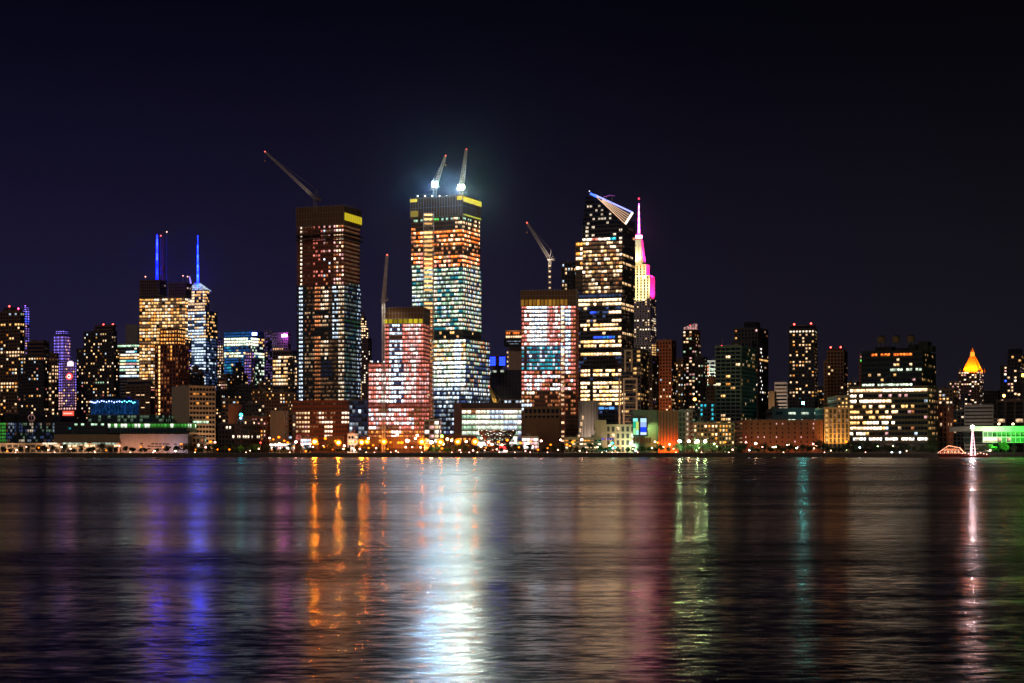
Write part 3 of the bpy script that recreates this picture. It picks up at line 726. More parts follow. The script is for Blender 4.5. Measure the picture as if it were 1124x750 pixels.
# ---------------- white-lit unfinished tower with two cranes and floodlights
b = Bld('unfinished_tower', 'tall white and orange lit unfinished tower with faceted corner and floodlit roof', 'skyscraper', 508, 1650, -24); b.gain = 1.15
def f(k):
    x, y, B = k.px, k.py, k.face == 'B'
    if y < 236: return (['y.7', 'w.5', 'k2'][int(k.r2 * 3)] if x < 462 and k.r < .5 else ('d' if k.r < .12 else None)) if not B else None
    if 236 < y < 243: return 'n.7' if 476 < x < 482 else ('w1.2' if 496 < x < 503 else ('g.4' if k.r < .3 else None))
    if y < 252: return 'w.8' if x > 500 and k.r < .45 else None
    if y < 270: return (['o1.3', 'w1.4', 'o.9', 'x2.4'][int(k.r2 * 4)] if k.r < .9 else None)
    if y < 279: return ('x1.4' if k.r < .3 else ('w.8' if k.r > .86 else None))
    if y < 293: return ['o1.2', 'r2.2', 'w1.5', 'o1.4', 'x2.4'][int(k.r2 * 5)] if k.r < .93 else None
    if 364 < y < 373: return 'y.9' if k.r > .96 else None
    if y < 372:
        if B: return ['e.6', 'l.7', 'g.5', 'c.5', 'w.7'][int(k.r2 * 5)] if k.r < .78 else 'd'
        return ['e.9', 'g.6', 'l.8', 'e.6', 'c.6', 't.7'][int(h3(k.i // 2, k.j, 6) * 6)] if k.r < .88 else 'g.2'
    if y < 425:
        if B: return ['g.5', 'e.6', 'x1', 'd2', 'w.4', 'c.4'][int(k.r2 * 6)] if k.rs < .75 else 'd.8'
        if 500 < x < 507: return 'c1.5'
        return (['y1', 'l1', 'w1', 'e1'][int(k.r2 * 4)] if y < 398 else ['e1.2', 'c1.2', 'l1.1', 'h'][int(k.r2 * 4)]) if k.r < .93 else 'g.3'
    if y < 437: return ['c.7', 'c.5', 'h.5', 'd.9'][int(k.r2 * 4)]
    return ['d.8', 'c.2', 'd.5', 'c.12'][int(k.r2 * 4)] if k.r < .8 else ('c1' if k.r > .95 else None)
b.block(473, 511, 537.5, 372, wall='dark', glass='tealglass', fh=4.3, cw=2.4, pw=.12, sh=1.6, lit=f, yvis=478, Y=1646, parapet=.5, merge=False)
b.block(452.5, 508, 528, 293, 372, Y=1652, wall='dark', glass='tealglass', fh=4.3, cw=2.4, pw=.12, sh=1.65, lit=f, parapet=0, name='glazed_shaft')
b.block(451.5, 507.5, 526.5, 214, 293, Y=1654, wall='brown', glass='dark', fh=4.3, cw=2.6, pw=.2, sh=1.7, lit=f, parapet=0, name='bare_frame')
b.block(452.5, 473.5, 474.5, 372, Y=1660, wall='steel', glass='tealglass', fh=4.4, cw=3.6, pw=.3, sh=1.0, lit=lambda k: ['e.8', 'y.7', 'l.8'][int(k.r2 * 3)] if k.r < .6 else None, yvis=478, d=20)
L_, w_, d_, H_ = net_cap(b, 450.5, 507.8, 528, 215, 236, 1648, bands=2)
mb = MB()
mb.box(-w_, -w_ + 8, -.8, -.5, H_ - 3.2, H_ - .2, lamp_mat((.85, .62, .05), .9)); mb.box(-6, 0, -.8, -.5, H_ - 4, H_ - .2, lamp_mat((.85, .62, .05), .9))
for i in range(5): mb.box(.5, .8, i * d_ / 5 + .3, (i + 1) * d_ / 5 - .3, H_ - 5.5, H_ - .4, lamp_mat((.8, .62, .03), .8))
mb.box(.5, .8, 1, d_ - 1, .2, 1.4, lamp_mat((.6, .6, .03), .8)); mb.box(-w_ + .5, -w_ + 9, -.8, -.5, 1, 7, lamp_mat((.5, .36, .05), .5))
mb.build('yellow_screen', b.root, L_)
for i in range(7):
    mb = MB(); mb.bar((0, 0, 0), (0, 0, 2), .2, M['steel']); mb.ball((0, 0, 2.4), .8, lamp_mat((1, .6, .4) if i % 2 else (1, .9, .8), 5), 8, 5)
    mb.build('roof_lamp', b.root, b.local((X(458 + i * 8, 1655), 1664, Z(216.5, 1655))))
b.done()
hoist('wide hoist shaft of pale yellow landings up the white-lit unfinished tower', 470.5, 234, 478, 1632, 'whitesteel', 'y2.4', 10)
Yc = 1650
FL = (.36, .66, 1.0)
crane('tower_crane', 'left of the two upright white cranes on the floodlit unfinished tower', (X(477, Yc), Yc + 8, Z(215, Yc)), 9, (X(488.5, Yc), Yc + 12, Z(168.5, Yc)), (X(474, Yc), Yc + 9, Z(204, Yc)), 'steel', 3.2, (FL, 2300), 11)
crane('tower_crane', 'right, taller upright white crane on the floodlit unfinished tower', (X(506, Yc), Yc + 8, Z(215, Yc)), 8, (X(511.5, Yc), Yc + 12, Z(161.5, Yc)), (X(503, Yc), Yc + 9, Z(204, Yc)), 'steel', 3.2, ((.84, 1.0, .86), 2800), 8)
for p_, q_ in ((477, 488.5), (506, 511.5)):
    spot((X(p_, Yc), Yc - 8, Z(208, Yc)), (X(q_, Yc), Yc + 12, Z(178, Yc)), (.75, .86, 1), 34000, 60)
# ---------------- shopping building, dark halls and stair sculpture
b = Bld('shopping_centre', 'glazed shopping building with bright pale green floors behind the copper sculpture', 'building', 573, 1640, -3)
b.block(507, 573, 575, 449, wall='white', glass='glass', fh=5.6, cw=4.5, pw=.25, sh=1.3, yvis=488, parapet=0, lit=lambda k: (['e.9', 'c.6', 'h.9', 'g.5', 'e1.2'][int(h3(k.i // 3, k.j, 4) * 5)] if k.rs < .92 else 'd.8') if k.py > 457 or k.py < 452 else ('l1.2' if k.r < .75 else 'x'))
mb = MB(); w, d, H, L = b.last
mb.box(-w - 8, -w - .5, -3, 20, 0, H + 6, M['violetgrey']); mb.box(-w - .5, .5, -3, 20, H + .6, H + 6, M['dark']); mb.box(-w - .3, .4, -3.4, -3.02, H - 1.5, H + .5, M['beige'])
mb.build('portal_frame', b.root, L)
b.block(549, 574, 575, 439, 444, Y=1660, wall='grey', fh=4.5, cw=4, lit=lambda k: 'c.6' if k.r < .6 else None, parapet=.5); b.done()
b = Bld('arts_hall', 'dark curved-roof hall above the glazed shopping building', 'building', 572, 1720, -10)
w = 56; mb = MB(); pr = None; n = 16; Hh = Z(406, 1720) - G
pts = [(-56 + 56 * i / n, Hh * (.62 + .38 * math.sin(min(1, i / n * 1.6) * math.pi / 2))) for i in range(n + 1)]
for i in range(n):
    (xa, za), (xb, zb_) = pts[i], pts[i + 1]
    mb.hexa([(xa, 0, 0), (xb, 0, 0), (xb, 40, 0), (xa, 40, 0), (xa, 0, za), (xb, 0, zb_), (xb, 40, zb_), (xa, 40, za)], M['black'])
    mb.box(xa - .2, xa + .2, -.5, -.02, 0, za, M['dark'])
for zz in range(4, int(Hh), 9): mb.box(-55.8, 0, -.35, -.05, zz, zz + .5, M['dark'])
mb.build('facade', b.root)
for i, (x, z) in enumerate([(-50, 84), (-43, 85.5), (-36, 86), (-30, 86.3), (-22, 86.5)]):
    mb = MB(); mb.box(x, x + 3.8, -.7, -.36, z - 3, z - .8, lit_mat('e.9')); mb.build('window', b.root)
mb = MB(); mb.bar((-60, -2, Z(447, 1700)), (-60, -2, Z(428, 1700)), 9, M['steel'], n=20); mb.bar((-60, -2, Z(428, 1700)), (-60, -2, Z(427, 1700)), 9.4, M['dark'], n=20); mb.build('metal_drum', b.root)
b.flood('A', .2, .2, .2, .5, (1, .8, .7), 9000) if hasattr(b, 'last') else None
b.done()
Ys = 1560
root = empty('stair_sculpture', (X(546, Ys), Ys, G), 0, 'copper basket-shaped stair sculpture flaring upward before the bright shopping floors', 'sculpture')
lv = [(0, 7.5), (4.6, 9.5), (9.2, 12), (13.8, 15), (18.4, 18)]
for i, (z, r) in enumerate(lv):
    mb = MB(); n = 16
    for k in range(n):
        t0, t1 = 2 * math.pi * k / n, 2 * math.pi * (k + 1) / n
        dz = .9 if k % 2 else -.9
        for (rr0, rr1) in ((r - 2.2, r),):
            mb.hexa([(rr0 * math.cos(t0), rr0 * math.sin(t0), z - dz), (rr1 * math.cos(t0), rr1 * math.sin(t0), z - dz), (rr1 * math.cos(t1), rr1 * math.sin(t1), z + dz), (rr0 * math.cos(t1), rr0 * math.sin(t1), z + dz),
                     (rr0 * math.cos(t0), rr0 * math.sin(t0), z - dz + 1.7), (rr1 * math.cos(t0), rr1 * math.sin(t0), z - dz + 1.7), (rr1 * math.cos(t1), rr1 * math.sin(t1), z + dz + 1.7), (rr0 * math.cos(t1), rr0 * math.sin(t1), z + dz + 1.7)], M['copper'])
    mb.build('landing_ring', root)
    if i < 4:
        z2, r2 = lv[i + 1]
        for k in range(n):
            t0 = 2 * math.pi * k / n; t1 = 2 * math.pi * (k + (1 if k % 2 else -1)) / n
            mb = MB(); a_ = Vector(((r - .8) * math.cos(t0), (r - .8) * math.sin(t0), z + .8)); b_ = Vector(((r2 - .8) * math.cos(t1), (r2 - .8) * math.sin(t1), z2 + .3))
            mb.bar(a_, b_, .85, M['copper'], n=4); mb.build('stair_flight', root)
    mb = MB()
    for k in range(0, n, 2):
        t0 = 2 * math.pi * (k + .5) / n; mb.ball(((r + .1) * math.cos(t0), (r + .1) * math.sin(t0), z + 2.2), .32, lamp_mat((1, .75, .5), 5), 6, 4)
    mb.build('deck_lights', root, kind='stuff')
crane('tower_crane', 'small yellow crane in front of the dark curved-roof hall', (X(545.5, 1660), 1690, G), Z(448, 1690) - G, (X(537, 1690), 1694, Z(424, 1690)), (X(553, 1690), 1691, Z(446, 1690)), 'yellowsteel', 3.0)
# distant red-brown block with two blue signs, tan slab with billboard
b = simple('office_block', 'red-brown block flanked by two bright blue lit signs', 541, 549, 551, 391, 2500, wall='brick', fh=4, cw=4, yvis=430, lit=lambda k: ('w.8' if k.py > 405 and k.r < .2 else None))
for q in (541, 551.5):
    mb = MB(); mb.box(-5, 5, -.5, .6, -7, 7, M['dark']); 
    for i in range(3):
        for j in range(4): mb.box(-4.6 + i * 3.2, -2 + i * 3.2, -.75, -.52, -6.5 + j * 3.4, -3.9 + j * 3.4, lamp_mat((.01, .03, 1), 7))
    mb.build('blue_sign', b.root, b.local((X(q, 2495), 2484, Z(397, 2495))))
b.done()
b = Bld('slab_tower', 'tan windowless slab with lit crown and black billboard left of the pink-lit frame', 'building', 573, 2100, -10)
b.block(558, 573, 578, 372, wall='tan', fh=4, cw=4, yvis=380, blankA=True, lit=None); b.block(555, 573, 578, 364, 372, Y=2096, wall='brown', fh=4.6, cw=3, pw=.6, lit=lambda k: 'w1.5' if k.py > 367.5 else ('o.9' if k.r < .7 else None))
mb = MB(); mb.box(-25, 0, -2.2, -.8, 0, 11, M['black'])
for i in range(10): mb.box(-21 + i * 1.8, -20 + i * 1.8 + .4 * h3(i, 1), -2.35, -2.21, 6, 7.2, lit_mat('c.5'))
for i in range(7): mb.box(-18 + i * 1.8, -17 + i * 1.8, -2.35, -2.21, 3, 4.0, lit_mat('c.4'))
mb.build('billboard', b.root, b.local((X(574.5, 2092), 2092, Z(380.5, 2092)))); b.flood('A', .5, 0, .5, 4.5, (1, .5, .22), 90000, out=30, angle=90)
for i in range(6):
    mb = MB(); mb.box(-1, 1, -.3, .1, 0, 2.2, lit_mat(['w1.4', 'y', 'l'][i % 3])); mb.build('window', b.root, b.local((X(557 + .4 * (i % 2), 2092), 2092, Z(388 + i * 5, 2092))))
b.done()
# ---------------- pink/white lit frame with netted cap
b = Bld('unfinished_tower', 'pink and white lit unfinished tower with brown netted cap and teal glazed patch', 'skyscraper', 632, 1600, -6); b.gain = 1.2
def f(k):
    x, y = k.px, k.py
    if k.face == 'B': return 'r.9' if k.r < .6 else None
    if 381 < y < 408 and x < 616:
        if 575 < x < 579: return None
        return ('t1.1' if k.r < .6 else ('c.6' if k.r < .8 else 'd.9'))
    if y > 441: return 'c.9' if x < 584 and k.r < .7 else ('x.7' if k.r < .4 else None)
    if y > 429: return 'x.8' if k.r < .5 else ('l.9' if x < 586 and k.r < .9 else None)
    if x < 576: return 'r1.1' if k.r < .75 else 'x1.2'
    if y > 408: return (['c1', 'h.8', 'r1.1', 'p.9'][int(k.r2 * 4)] if k.rs < .62 or x < 586 else ('x1.2' if k.r < .7 else None))
    if x < 585: return 'h.9' if k.r < .65 else 'r1'
    if x < 601: return 'c1.1' if k.r < .6 else 'h.9'
    if x < 608: return 'r1.1' if k.r < .5 else 'p.9'
    if x < 616: return 'h.8' if k.r < .65 else 'r1'
    if x < 626: return 'c.9' if k.r < .55 else ('h.7' if k.r < .8 else 'r1')
    return 'r1.1' if k.r < .6 else 'x'
b.block(572.5, 632, 635, 335, wall='brick', glass='dark', fh=4.0, cw=2.5, pw=.35, sh=1.4, lit=f, yvis=455, parapet=0, name='bare_frame')
L_, w_, d_, H_ = net_cap(b, 571.5, 632, 635, 318.5, 336, 1596)
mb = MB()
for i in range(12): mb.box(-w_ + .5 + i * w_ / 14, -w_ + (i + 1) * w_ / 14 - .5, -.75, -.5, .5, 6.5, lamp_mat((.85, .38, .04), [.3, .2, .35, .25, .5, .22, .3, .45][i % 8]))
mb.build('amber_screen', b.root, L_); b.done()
hoist('narrow hoist shaft with amber lamps on the pink-lit unfinished tower', 617.5, 334, 484, 1585, 'redsteel', 'w2', 3.6)
Yc = 1606
crane('tower_crane', 'dark crane with long jib leaning left above the pink-lit netted tower', (X(603.5, Yc), Yc + 6, Z(336, Yc)), Z(285, Yc) - Z(336, Yc), (X(578.5, Yc), Yc + 10, Z(243, Yc)), (X(607.5, Yc), Yc + 7, Z(283, Yc)), 'steel', 2.8)
mb = MB(); root = bpy.data.objects[[o.name for o in COL.objects if o.name.startswith('tower_crane')][-1]]
for i in range(6): 
    m2 = MB(); m2.box(-.9, .9, -1.9, -1.5, 0, 1.6, lit_mat('w1.6')); m2.build('mast_lamp', root, (0, 0, 12 + i * 5.4))
b = Bld('equipment_hall', 'dark brown box with a row of white clerestory windows at the netted tower foot', 'building', 614, 1500, -3)
b.block(575, 614, 616, 448, wall='brown', fh=5.5, cw=4, pw=1.2, yvis=458, parapet=.8, sh=2.2, lit=lambda k: 'c.9' if 454 < k.py < 461 and k.i % 4 != 1 else None)
w, d, H, L = b.last; mb = MB(); mb.box(-w - .4, .4, -.6, .1, 0, H - 9, M['wood']); mb.build('cladding', b.root, L); b.done()
b = simple('office_tower', 'dark slim tower peeking between the netted tower and the sloped tower', 616.5, 629, 632, 289, 2050, wall='dark', fh=5, cw=4, yvis=322, lit=lambda k: 'y.9' if 296 < k.py < 300 and k.r < .8 else ('w.6' if k.r < .15 else ('c.5' if k.r < .22 else None))); b.done()
# ---------------- sloped glass tower with lit triangle deck
b = Bld('sloped_tower', 'black glass tower with slanted top and glowing triangular observation deck', 'skyscraper', 682, 1700, -20); b.gain = 1.25
def f(k):
    x, y, B = k.px, k.py, k.face == 'B'
    if B: return ['w.8', 'y.5', 'w.4'][int(k.r2 * 3)] if (k.rr < .35 and y > 262 and k.r < .8) else ('k' if k.r < .1 else None)
    if y < 262: return 'l.5' if k.r < .12 else None
    if 262 < y < 266: return 't3' if 668 < x < 681 else ('r' if 648 < x < 656 else 'l1.2')
    if y < 322:
        if 308 < y < 314 and k.r < .4: return None
        return ['l1', 'w1.2', 'w.8', 'l.7', 'x.7', 'k2', 'y.7'][int(k.r2 * 7)] if k.r < .68 * (1 if k.rr > .25 else .45) or k.rr > .82 else 'k'
    if 322 < y < 328: return 'd.6'
    if y < 338: return 'w1.4' if k.r < .88 else 'k'
    if y < 356: return 'b.9' if (648 < x < 656 and 342 < y < 348) else ('w1.4' if 667 < x and k.rr < .4 and k.r < .9 else ('d.8' if k.r < .18 else ('w.8' if k.r > .97 else None)))
    if 370 < y < 374 and 650 < x < 675: return 'b.5' if k.r < .4 else 'q2.5'
    if 382 < y < 387: return None
    if k.rr < .62 and 636 < x: 
        if 391 < y < 399 and k.rr < .3: return 'c.8'
        return ('w1.4' if k.r < .6 else 'y1.2') if k.r < .9 and not (646 < x < 652 and y > 400) else None
    return ('d.6' if k.r < .12 else ('w.8' if k.r > .97 else None))
b.block(634, 682, 695.5, 322, wall='dark', glass='glass', fh=4.3, cw=3.3, pw=.22, sh=1.5, lit=f, yvis=455, Y=1694, parapet=.5)
b.block(639.5, 683, 697, 246, 322, Y=1700, wall='dark', glass='glass', fh=4.3, cw=3.3, pw=.22, sh=1.5, lit=f, parapet=0, name='shaft')
w, d, H, L = b.last
b.block(632, 641.5, 643, 265.5, 318, Y=1716, wall='brown', glass='dark', fh=5.2, cw=4.5, pw=.5, sh=1.8, parapet=0, name='side_tab', d=18, lit=lambda k: (['w1.5', 'l1.3', 'a1.2'][int(k.r2 * 3)] if k.face == 'A' and k.r < .93 else None) if k.py < 296 else None)
mb = MB(); Hl = Z(213, 1700) - Z(246, 1700); Hr = Z(238, 1700) - Z(246, 1700)
xl = -w + 3.5
mb.hexa([(-w, 0, 0), (0, 0, 0), (0, d, 0), (-w, d, 0), (xl, 0, Hl), (0, 0, Hr), (0, d, Hr), (xl, d, Hl)], M['glass'])
nfl = 7
for i in range(1, nfl):
    z = Hl * i / nfl
    xa = -w + 3.5 * i / nfl
    xb = 0 if z < Hr else (xl + (0 - xl) * (Hl - z) / (Hl - Hr))
    mb.box(xa - .3, xb, -.35, -.01, z - .45, z + .45, M['dark'])
mb.build('slanted_top', b.root, L + Vector((0, 0, H)))
for i in range(nfl):
    z = Hl * i / nfl + 1.1
    for q in range(9):
        if h3(i, q, 77) < .35:
            m2 = MB(); x = -w + 5 + q * 3.0
            if z > Hr and x > xl + (0 - xl) * (Hl - z) / (Hl - Hr) - 6: continue
            m2.box(0, 2.3, -.09, .05, 0, 2, lit_mat('l.8')); m2.build('window', b.root, L + Vector((x, 0, H + z)))
# triangular deck (a thick prism hung off the slanted corner)
Yd = 1686
def LP(px, py, Y=Yd): return b.local((X(px, Y), Y, Z(py, Y)))
A_, B_, C_ = LP(652.5, 214), LP(694.5, 233.5), LP(686.5, 246)
off = Vector((.0, 4.5, 0))
mb = MB()
mb.poly([A_, C_, B_], M['dark']); mb.poly([A_ + off, B_ + off, C_ + off], M['dark'])
for p, q in ((A_, B_), (B_, C_), (C_, A_)): mb.poly([p, q, q + off, p + off], M['dark'])
mb.build('observation_deck', b.root)
f_ = Vector((0, -.35, 0))
def strip(p, q, r, m, nm):
    mb = MB(); mb.bar(p + f_, q + f_, r, m); mb.build(nm, b.root)
strip(A_, B_, 1.0, lamp_mat((.30, .32, 1), 2.2), 'light_strip'); strip(B_, C_, 1.5, lamp_mat((1, .86, .75), 2.2), 'light_strip'); strip(C_, A_, .5, lamp_mat((1, .6, .35), 1.2), 'light_strip')
strip(LP(648, 212.5), LP(655, 216), 1.3, lamp_mat((.05, .12, 1), 3.5), 'light_strip')
for i in range(1, 5):
    t = i / 5; e = A_ + (C_ - A_) * (.22); p = A_ + (B_ - A_) * .22
    strip(e + (p - e) * t, C_ + (B_ - C_) * t * .9, .32, lamp_mat((1, .62, .38), 1.3), 'light_strip')
mb = MB(); mb.bar((0, 0, 0), (7, 0, 1.5), .35, lamp_mat((.5, .12, .6), .8)); mb.bar((7, 0, 1.5), (12, 0, .6), .3, lamp_mat((.5, .12, .6), .6)); mb.bar((3, 0, -4), (3, 0, 1), .3, M['steel']); mb.bar((9, 0, -7), (9, 0, 1), .3, M['steel']); mb.build('window_cleaning_rig', b.root, LP(662.5, 216.5))
mb = MB(); mb.ball((0, 0, 0), .7, lamp_mat((.6, .6, .7), 2)); mb.bar((0, 0, -5), (0, 0, 0), .2, M['steel']); mb.build('beacon', b.root, LP(647, 210, 1705))
# blue logo boxes low on the front
mb = MB(); mb.box(-13.5, -8, 0, .3, 0, 2.6, lamp_mat((.1, .35, .8), 1.2)); mb.box(-7, -3.5, 0, .3, .4, 1.9, lamp_mat((.1, .3, .8), 1)); mb.box(-2.5, 3, 0, .3, 0, 2.6, lamp_mat((.15, .4, .9), 1.2)); mb.build('blue_sign', b.root, LP(671, 449.5, 1688))
b.done(100)
# tan-framed tower
b = Bld('office_block', 'dark block with tall tan window frames down its face beside the sloped tower', 'building', 703, 1580, -10)
b.block(682.5, 703, 712, 384, wall='dark', glass='glass', fh=4.2, cw=3.5, pw=.5, yvis=470, lit=lambda k: ('y.7' if k.r < .12 else ('k' if k.r < .25 else None)) if k.px > 686 else ('w' if k.r < .4 and k.py > 430 else None))
for (q0, q1, t0, t1) in ((685.5, 694.5, 384, 408), (684, 700, 415, 470)):
    mb = MB(); wA = (q1 - q0) * 1580 / F; hA = (t1 - t0) * 1580 / F
    mb.box(0, 1.6, -.7, .3, -hA, 0, M['beige']); mb.box(wA - 1.6, wA, -.7, .3, -hA, 0, M['beige']); mb.box(1.6, wA - 1.6, -.7, .3, -1.6, 0, M['beige'])
    mb.box(-4.2 if q0 == 684 else 1.6, (-2.6) if q0 == 684 else 1.7, -.7, .3, -hA, 0, M['beige'])
    for j in range(1, int(hA / 6)): mb.box(1.6, wA - 1.6, -.5, .2, -j * 6 - .4, -j * 6 + .4, M['tan'])
    mb.build('stone_frame', b.root, Vector((b.sx(q0), -.6, Z(t0, 1580) - G)))
b.flood('A', .5, .0, .4, .5, (1, .6, .35), 60000, out=40, angle=70); b.clutter(3); b.done()
b = simple('apartment_tower', 'black tower with tiny scattered windows in front of the pink-lit spire skyscraper', 700, 716, 723, 392, 1700, wall='black', fh=3.5, cw=3.2, yvis=455, lit=rnd(.10, ['w.7', 'l.7', 'v.4', 'y.5', 'k'])); b.clutter(4); b.done()
# ---------------- art deco skyscraper with pink spire
b = Bld('spire_skyscraper', 'art deco skyscraper floodlit cream and magenta with pink needle spire', 'skyscraper', 713, 2830, -24)
b.block(679, 718, 726, 378, wall='limestone', fh=4, cw=5, pw=2.2, sh=1.4, yvis=400, lit=lambda k: 'y1.1' if 715 < k.px and k.py < 390 else ('l.8' if k.r < .12 else None))
b.block(684, 713.5, 720, 328, 378, Y=2836, wall='limestone', fh=4, cw=5, pw=2.4, sh=1.2, lit=lambda k: (('l1.1' if k.r < .85 else None) if abs(k.py - 352) < 2 or abs(k.py - 362) < 2 else ('w.8' if k.r < .12 else ('f.15' if k.r < .4 else None))), parapet=0)
b.block(687, 713, 718.5, 303, 328, Y=2844, wall='limestone', fh=5, cw=6, pw=3.4, sh=.8, lit=lambda k: None, parapet=1, name='upper_shaft')
b.flood('A', .62, .0, .62, .4, (1, .80, .34), 200000, out=34, angle=75); b.flood('A', .85, .3, .85, .9, (1, .80, .34), 120000, out=30, angle=80); b.flood('B', .4, -.05, .5, .7, (1, .02, .28), 500000, out=30, angle=85)
b.block(690, 709, 713, 291, 303, Y=2850, wall='limestone', fh=5, cw=6, pw=3.4, sh=.8, lit=lambda k: 'o.8' if abs(k.py - 293.5) < 1.3 and k.r < .7 else None, parapet=1, name='upper_shaft')
b.flood('A', .7, .0, .7, .5, (1, .8, .36), 90000, out=28, angle=80); b.flood('B', .4, 0, .5, .7, (1, .02, .3), 200000, out=24, angle=85)
w, d, H, L = b.last
mb = MB(); hc = (291 - 262) * 2850 / F
mb.frustum(-9, 9, -9, 9, 0, hc, .55, .55, M['limestone'])
for q in (-1, 0, 1): mb.frustum(-1.6 + q * 5, 1.6 + q * 5, -10.4, 10.4, 0, hc * .96, .5, .55, M['white'])
for q in (-1, 0, 1): mb.frustum(-10.4, 10.4, -1.6 + q * 5, 1.6 + q * 5, 0, hc * .95, .55, .5, M['white'])
mb.build('mooring_mast', b.root, b.local((X(701.3, 2865), 2865, Z(291, 2865))))
Cc = Vector((X(701.3, 2865), 2865, Z(291, 2865)))
spot(Cc + Vector((-16, -26, 2)), Cc + Vector((-1, 0, 26)), (1, .9, .5), 130000, 70); spot(Cc + Vector((30, -6, 2)), Cc + Vector((4, 0, 26)), (1, .02, .35), 330000, 70)
mb = MB(); mb.bar((0, 0, 0), (0, 0, 4.5), 5.6, lamp_mat((1, .08, .30), 60), n=14); mb.bar((0, 0, 4.5), (0, 0, 8), 5, M['white'], 2.6, 14); mb.build('lantern_ring', b.root, b.local((X(701.3, 2865), 2865, Z(261.5, 2865))))
mb = MB()
for i in range(15):
    c = [(.9, .12, .5), (1, .2, .4), (.4, .08, 1)][i % 3]
    mb.bar((0, 0, i * 3.5), (0, 0, i * 3.5 + 3.2), 1.9 - i * .08, lamp_mat(c, 14), n=6)
mb.bar((0, 0, 0), (0, 0, 60), .5, M['steel'], .3); mb.ball((0, 0, 61), 1.8, lamp_mat((1, .04, .1), 3))
mb.build('needle_spire', b.root, b.local((X(701.3, 2865), 2865, Z(256.5, 2865)))); b.done()
# ---------------- right of the spire
b = simple('brick_tower', 'plain orange-brown brick tower with flat top right of the pink spire skyscraper', 720.5, 737, 742, 375, 1720, wall='brick', fh=3.5, cw=3.1, pw=1.5, sh=1.5, yvis=456, lit=lambda k: (WARM[int(k.r2 * 9)] if k.r < (.55 if 414 < k.py < 420 else (.26 if k.py > 425 else .05)) else None))
b.flood('A', .4, -.05, .45, .45, (1, .42, .16), 200000, out=60, angle=85); b.clutter(2); b.done()
b = simple('apartment_block', 'narrow dark block with a column of amber windows by the brick tower', 741.5, 750, 752, 396, 1800, wall='brown', fh=3.5, cw=3.4, yvis=456, lit=rnd(.36, WARM)); b.clutter(2); b.done()
b = Bld('apartment_tower', 'slim apartment tower with glowing salmon crown and two violet windows', 'building', 763, 1900, -20)
b.block(749.5, 763, 768.5, 363, wall='brown', fh=3.8, cw=3.4, yvis=462, pw=1.1, lit=lambda k: 'v1.6' if abs(k.py - 377.3) < 1.4 and (749 < k.px < 752 or 755.5 < k.px < 758.5) else (['w', 'y', 'l.8', 'w.7', 'p.6', 'x', 'g.4'][int(k.r2 * 7)] if k.r < .33 else None))
w, d, H, L = b.last; mb = MB()
mb.hexa([(-w + 1, 0, 0), (-.5, 0, 0), (-.5, 12, 0), (-w + 1, 12, 0), (-w + 1, 0, 3.5), (-.5, 0, 8), (-.5, 12, 8), (-w + 1, 12, 3.5)], lit_mat('p1'))
for i in range(5): mb.bar((-w + 1 + i * (w - 1.5) / 4, -.3, 0), (-w + 1 + i * (w - 1.5) / 4, -.3, 3.5 + i * 1.1), .3, M['brick'])
mb.build('sloped_crown', b.root, L + Vector((0, 0, H + .3))); b.beacon(757, 357.5, st=6); b.done()
b = simple('apartment_block', 'dark speckled slab against the right side of the salmon-crowned tower', 763, 772, 776, 393, 1800, wall='dark', fh=3.5, cw=3.2, yvis=462, lit=rnd(.2, ['w.7', 'l.7', 'g.3', 'p.5', 'k'])); b.done()
b = simple('white_frame_building', 'pale frame building with white cornice and lit floors right of the crowned tower', 773, 785, 788, 397, 2100, wall='white', fh=4.6, cw=6, pw=1.3, sh=1.6, yvis=428, lit=lambda k: (['l1', 'w1', 'g.5', 'o.8'][int(k.r2 * 4)] if k.py > 403 and k.r < .75 else None)); b.flood('A', .5, .6, .5, .8, (.9, 1, .85), 150000, out=30, angle=110); b.done()
b = simple('water_tank_block', 'jet black block with round rooftop shape before the pale frame building', 775, 784, 788, 425, 1750, wall='black', fh=4, cw=4, yvis=450, lit=rnd(.03, WARM)); b.tank(780, 3, 4.5, 8); b.done()
b = simple('office_block', 'dark block with teal glowing window rows above the low brick terrace', 768, 784, 787, 443, 1600, wall='dark', fh=4.2, cw=3.4, yvis=465, lit=lambda k: ('t1.8' if k.r < .45 else None) if k.px > 769 else None); b.clutter(2); b.done()
b = simple('balcony_slab', 'long grey-green balcony slab with sparse amber windows and a red light', 786, 813, 829, 381, 1480, wall='greenwall', fh=3.5, cw=4.2, pw=.4, sh=1.2, out=1.0, yvis=487, lit=lambda k: WARM[int(k.r2 * 6)] if k.r < (.10 if k.py < 460 else .35) else ('g.3' if k.py > 465 and k.r > .8 else None)); b.beacon(791.5, 380); b.clutter(4)
b.flood('A', .6, -.02, .6, .15, (.8, 1, .6), 30000, out=30, angle=110); b.done()
b = Bld('glass_tower', 'dark tall tower with black penthouse and white vertical light streaks', 'building', 832, 1680, -20)
b.block(806, 832, 843, 361, wall='dark', fh=3.7, cw=3.5, yvis=440, lit=lambda k: ('h1' if k.r < .35 and k.py > 380 and 834 < k.px < 838 else ('p1.2' if 819 < k.px < 833 and abs(k.py - 361.8) < 1.3 else ('y1.2' if 833 < k.px and 393 < k.py < 397 else (['w', 'y', 'l.8', 'x'][int(k.r2 * 4)] if k.r < .10 else None)))))
b.block(803, 825, 829, 376, Y=1672, wall='dark', fh=3.7, cw=3.5, yvis=385, lit=rnd(.12, ['r', 'w', 'k'])); b.last = b.last
b.block(817, 830, 834, 355, 361, Y=1690, wall='black', piers=False); b.done()
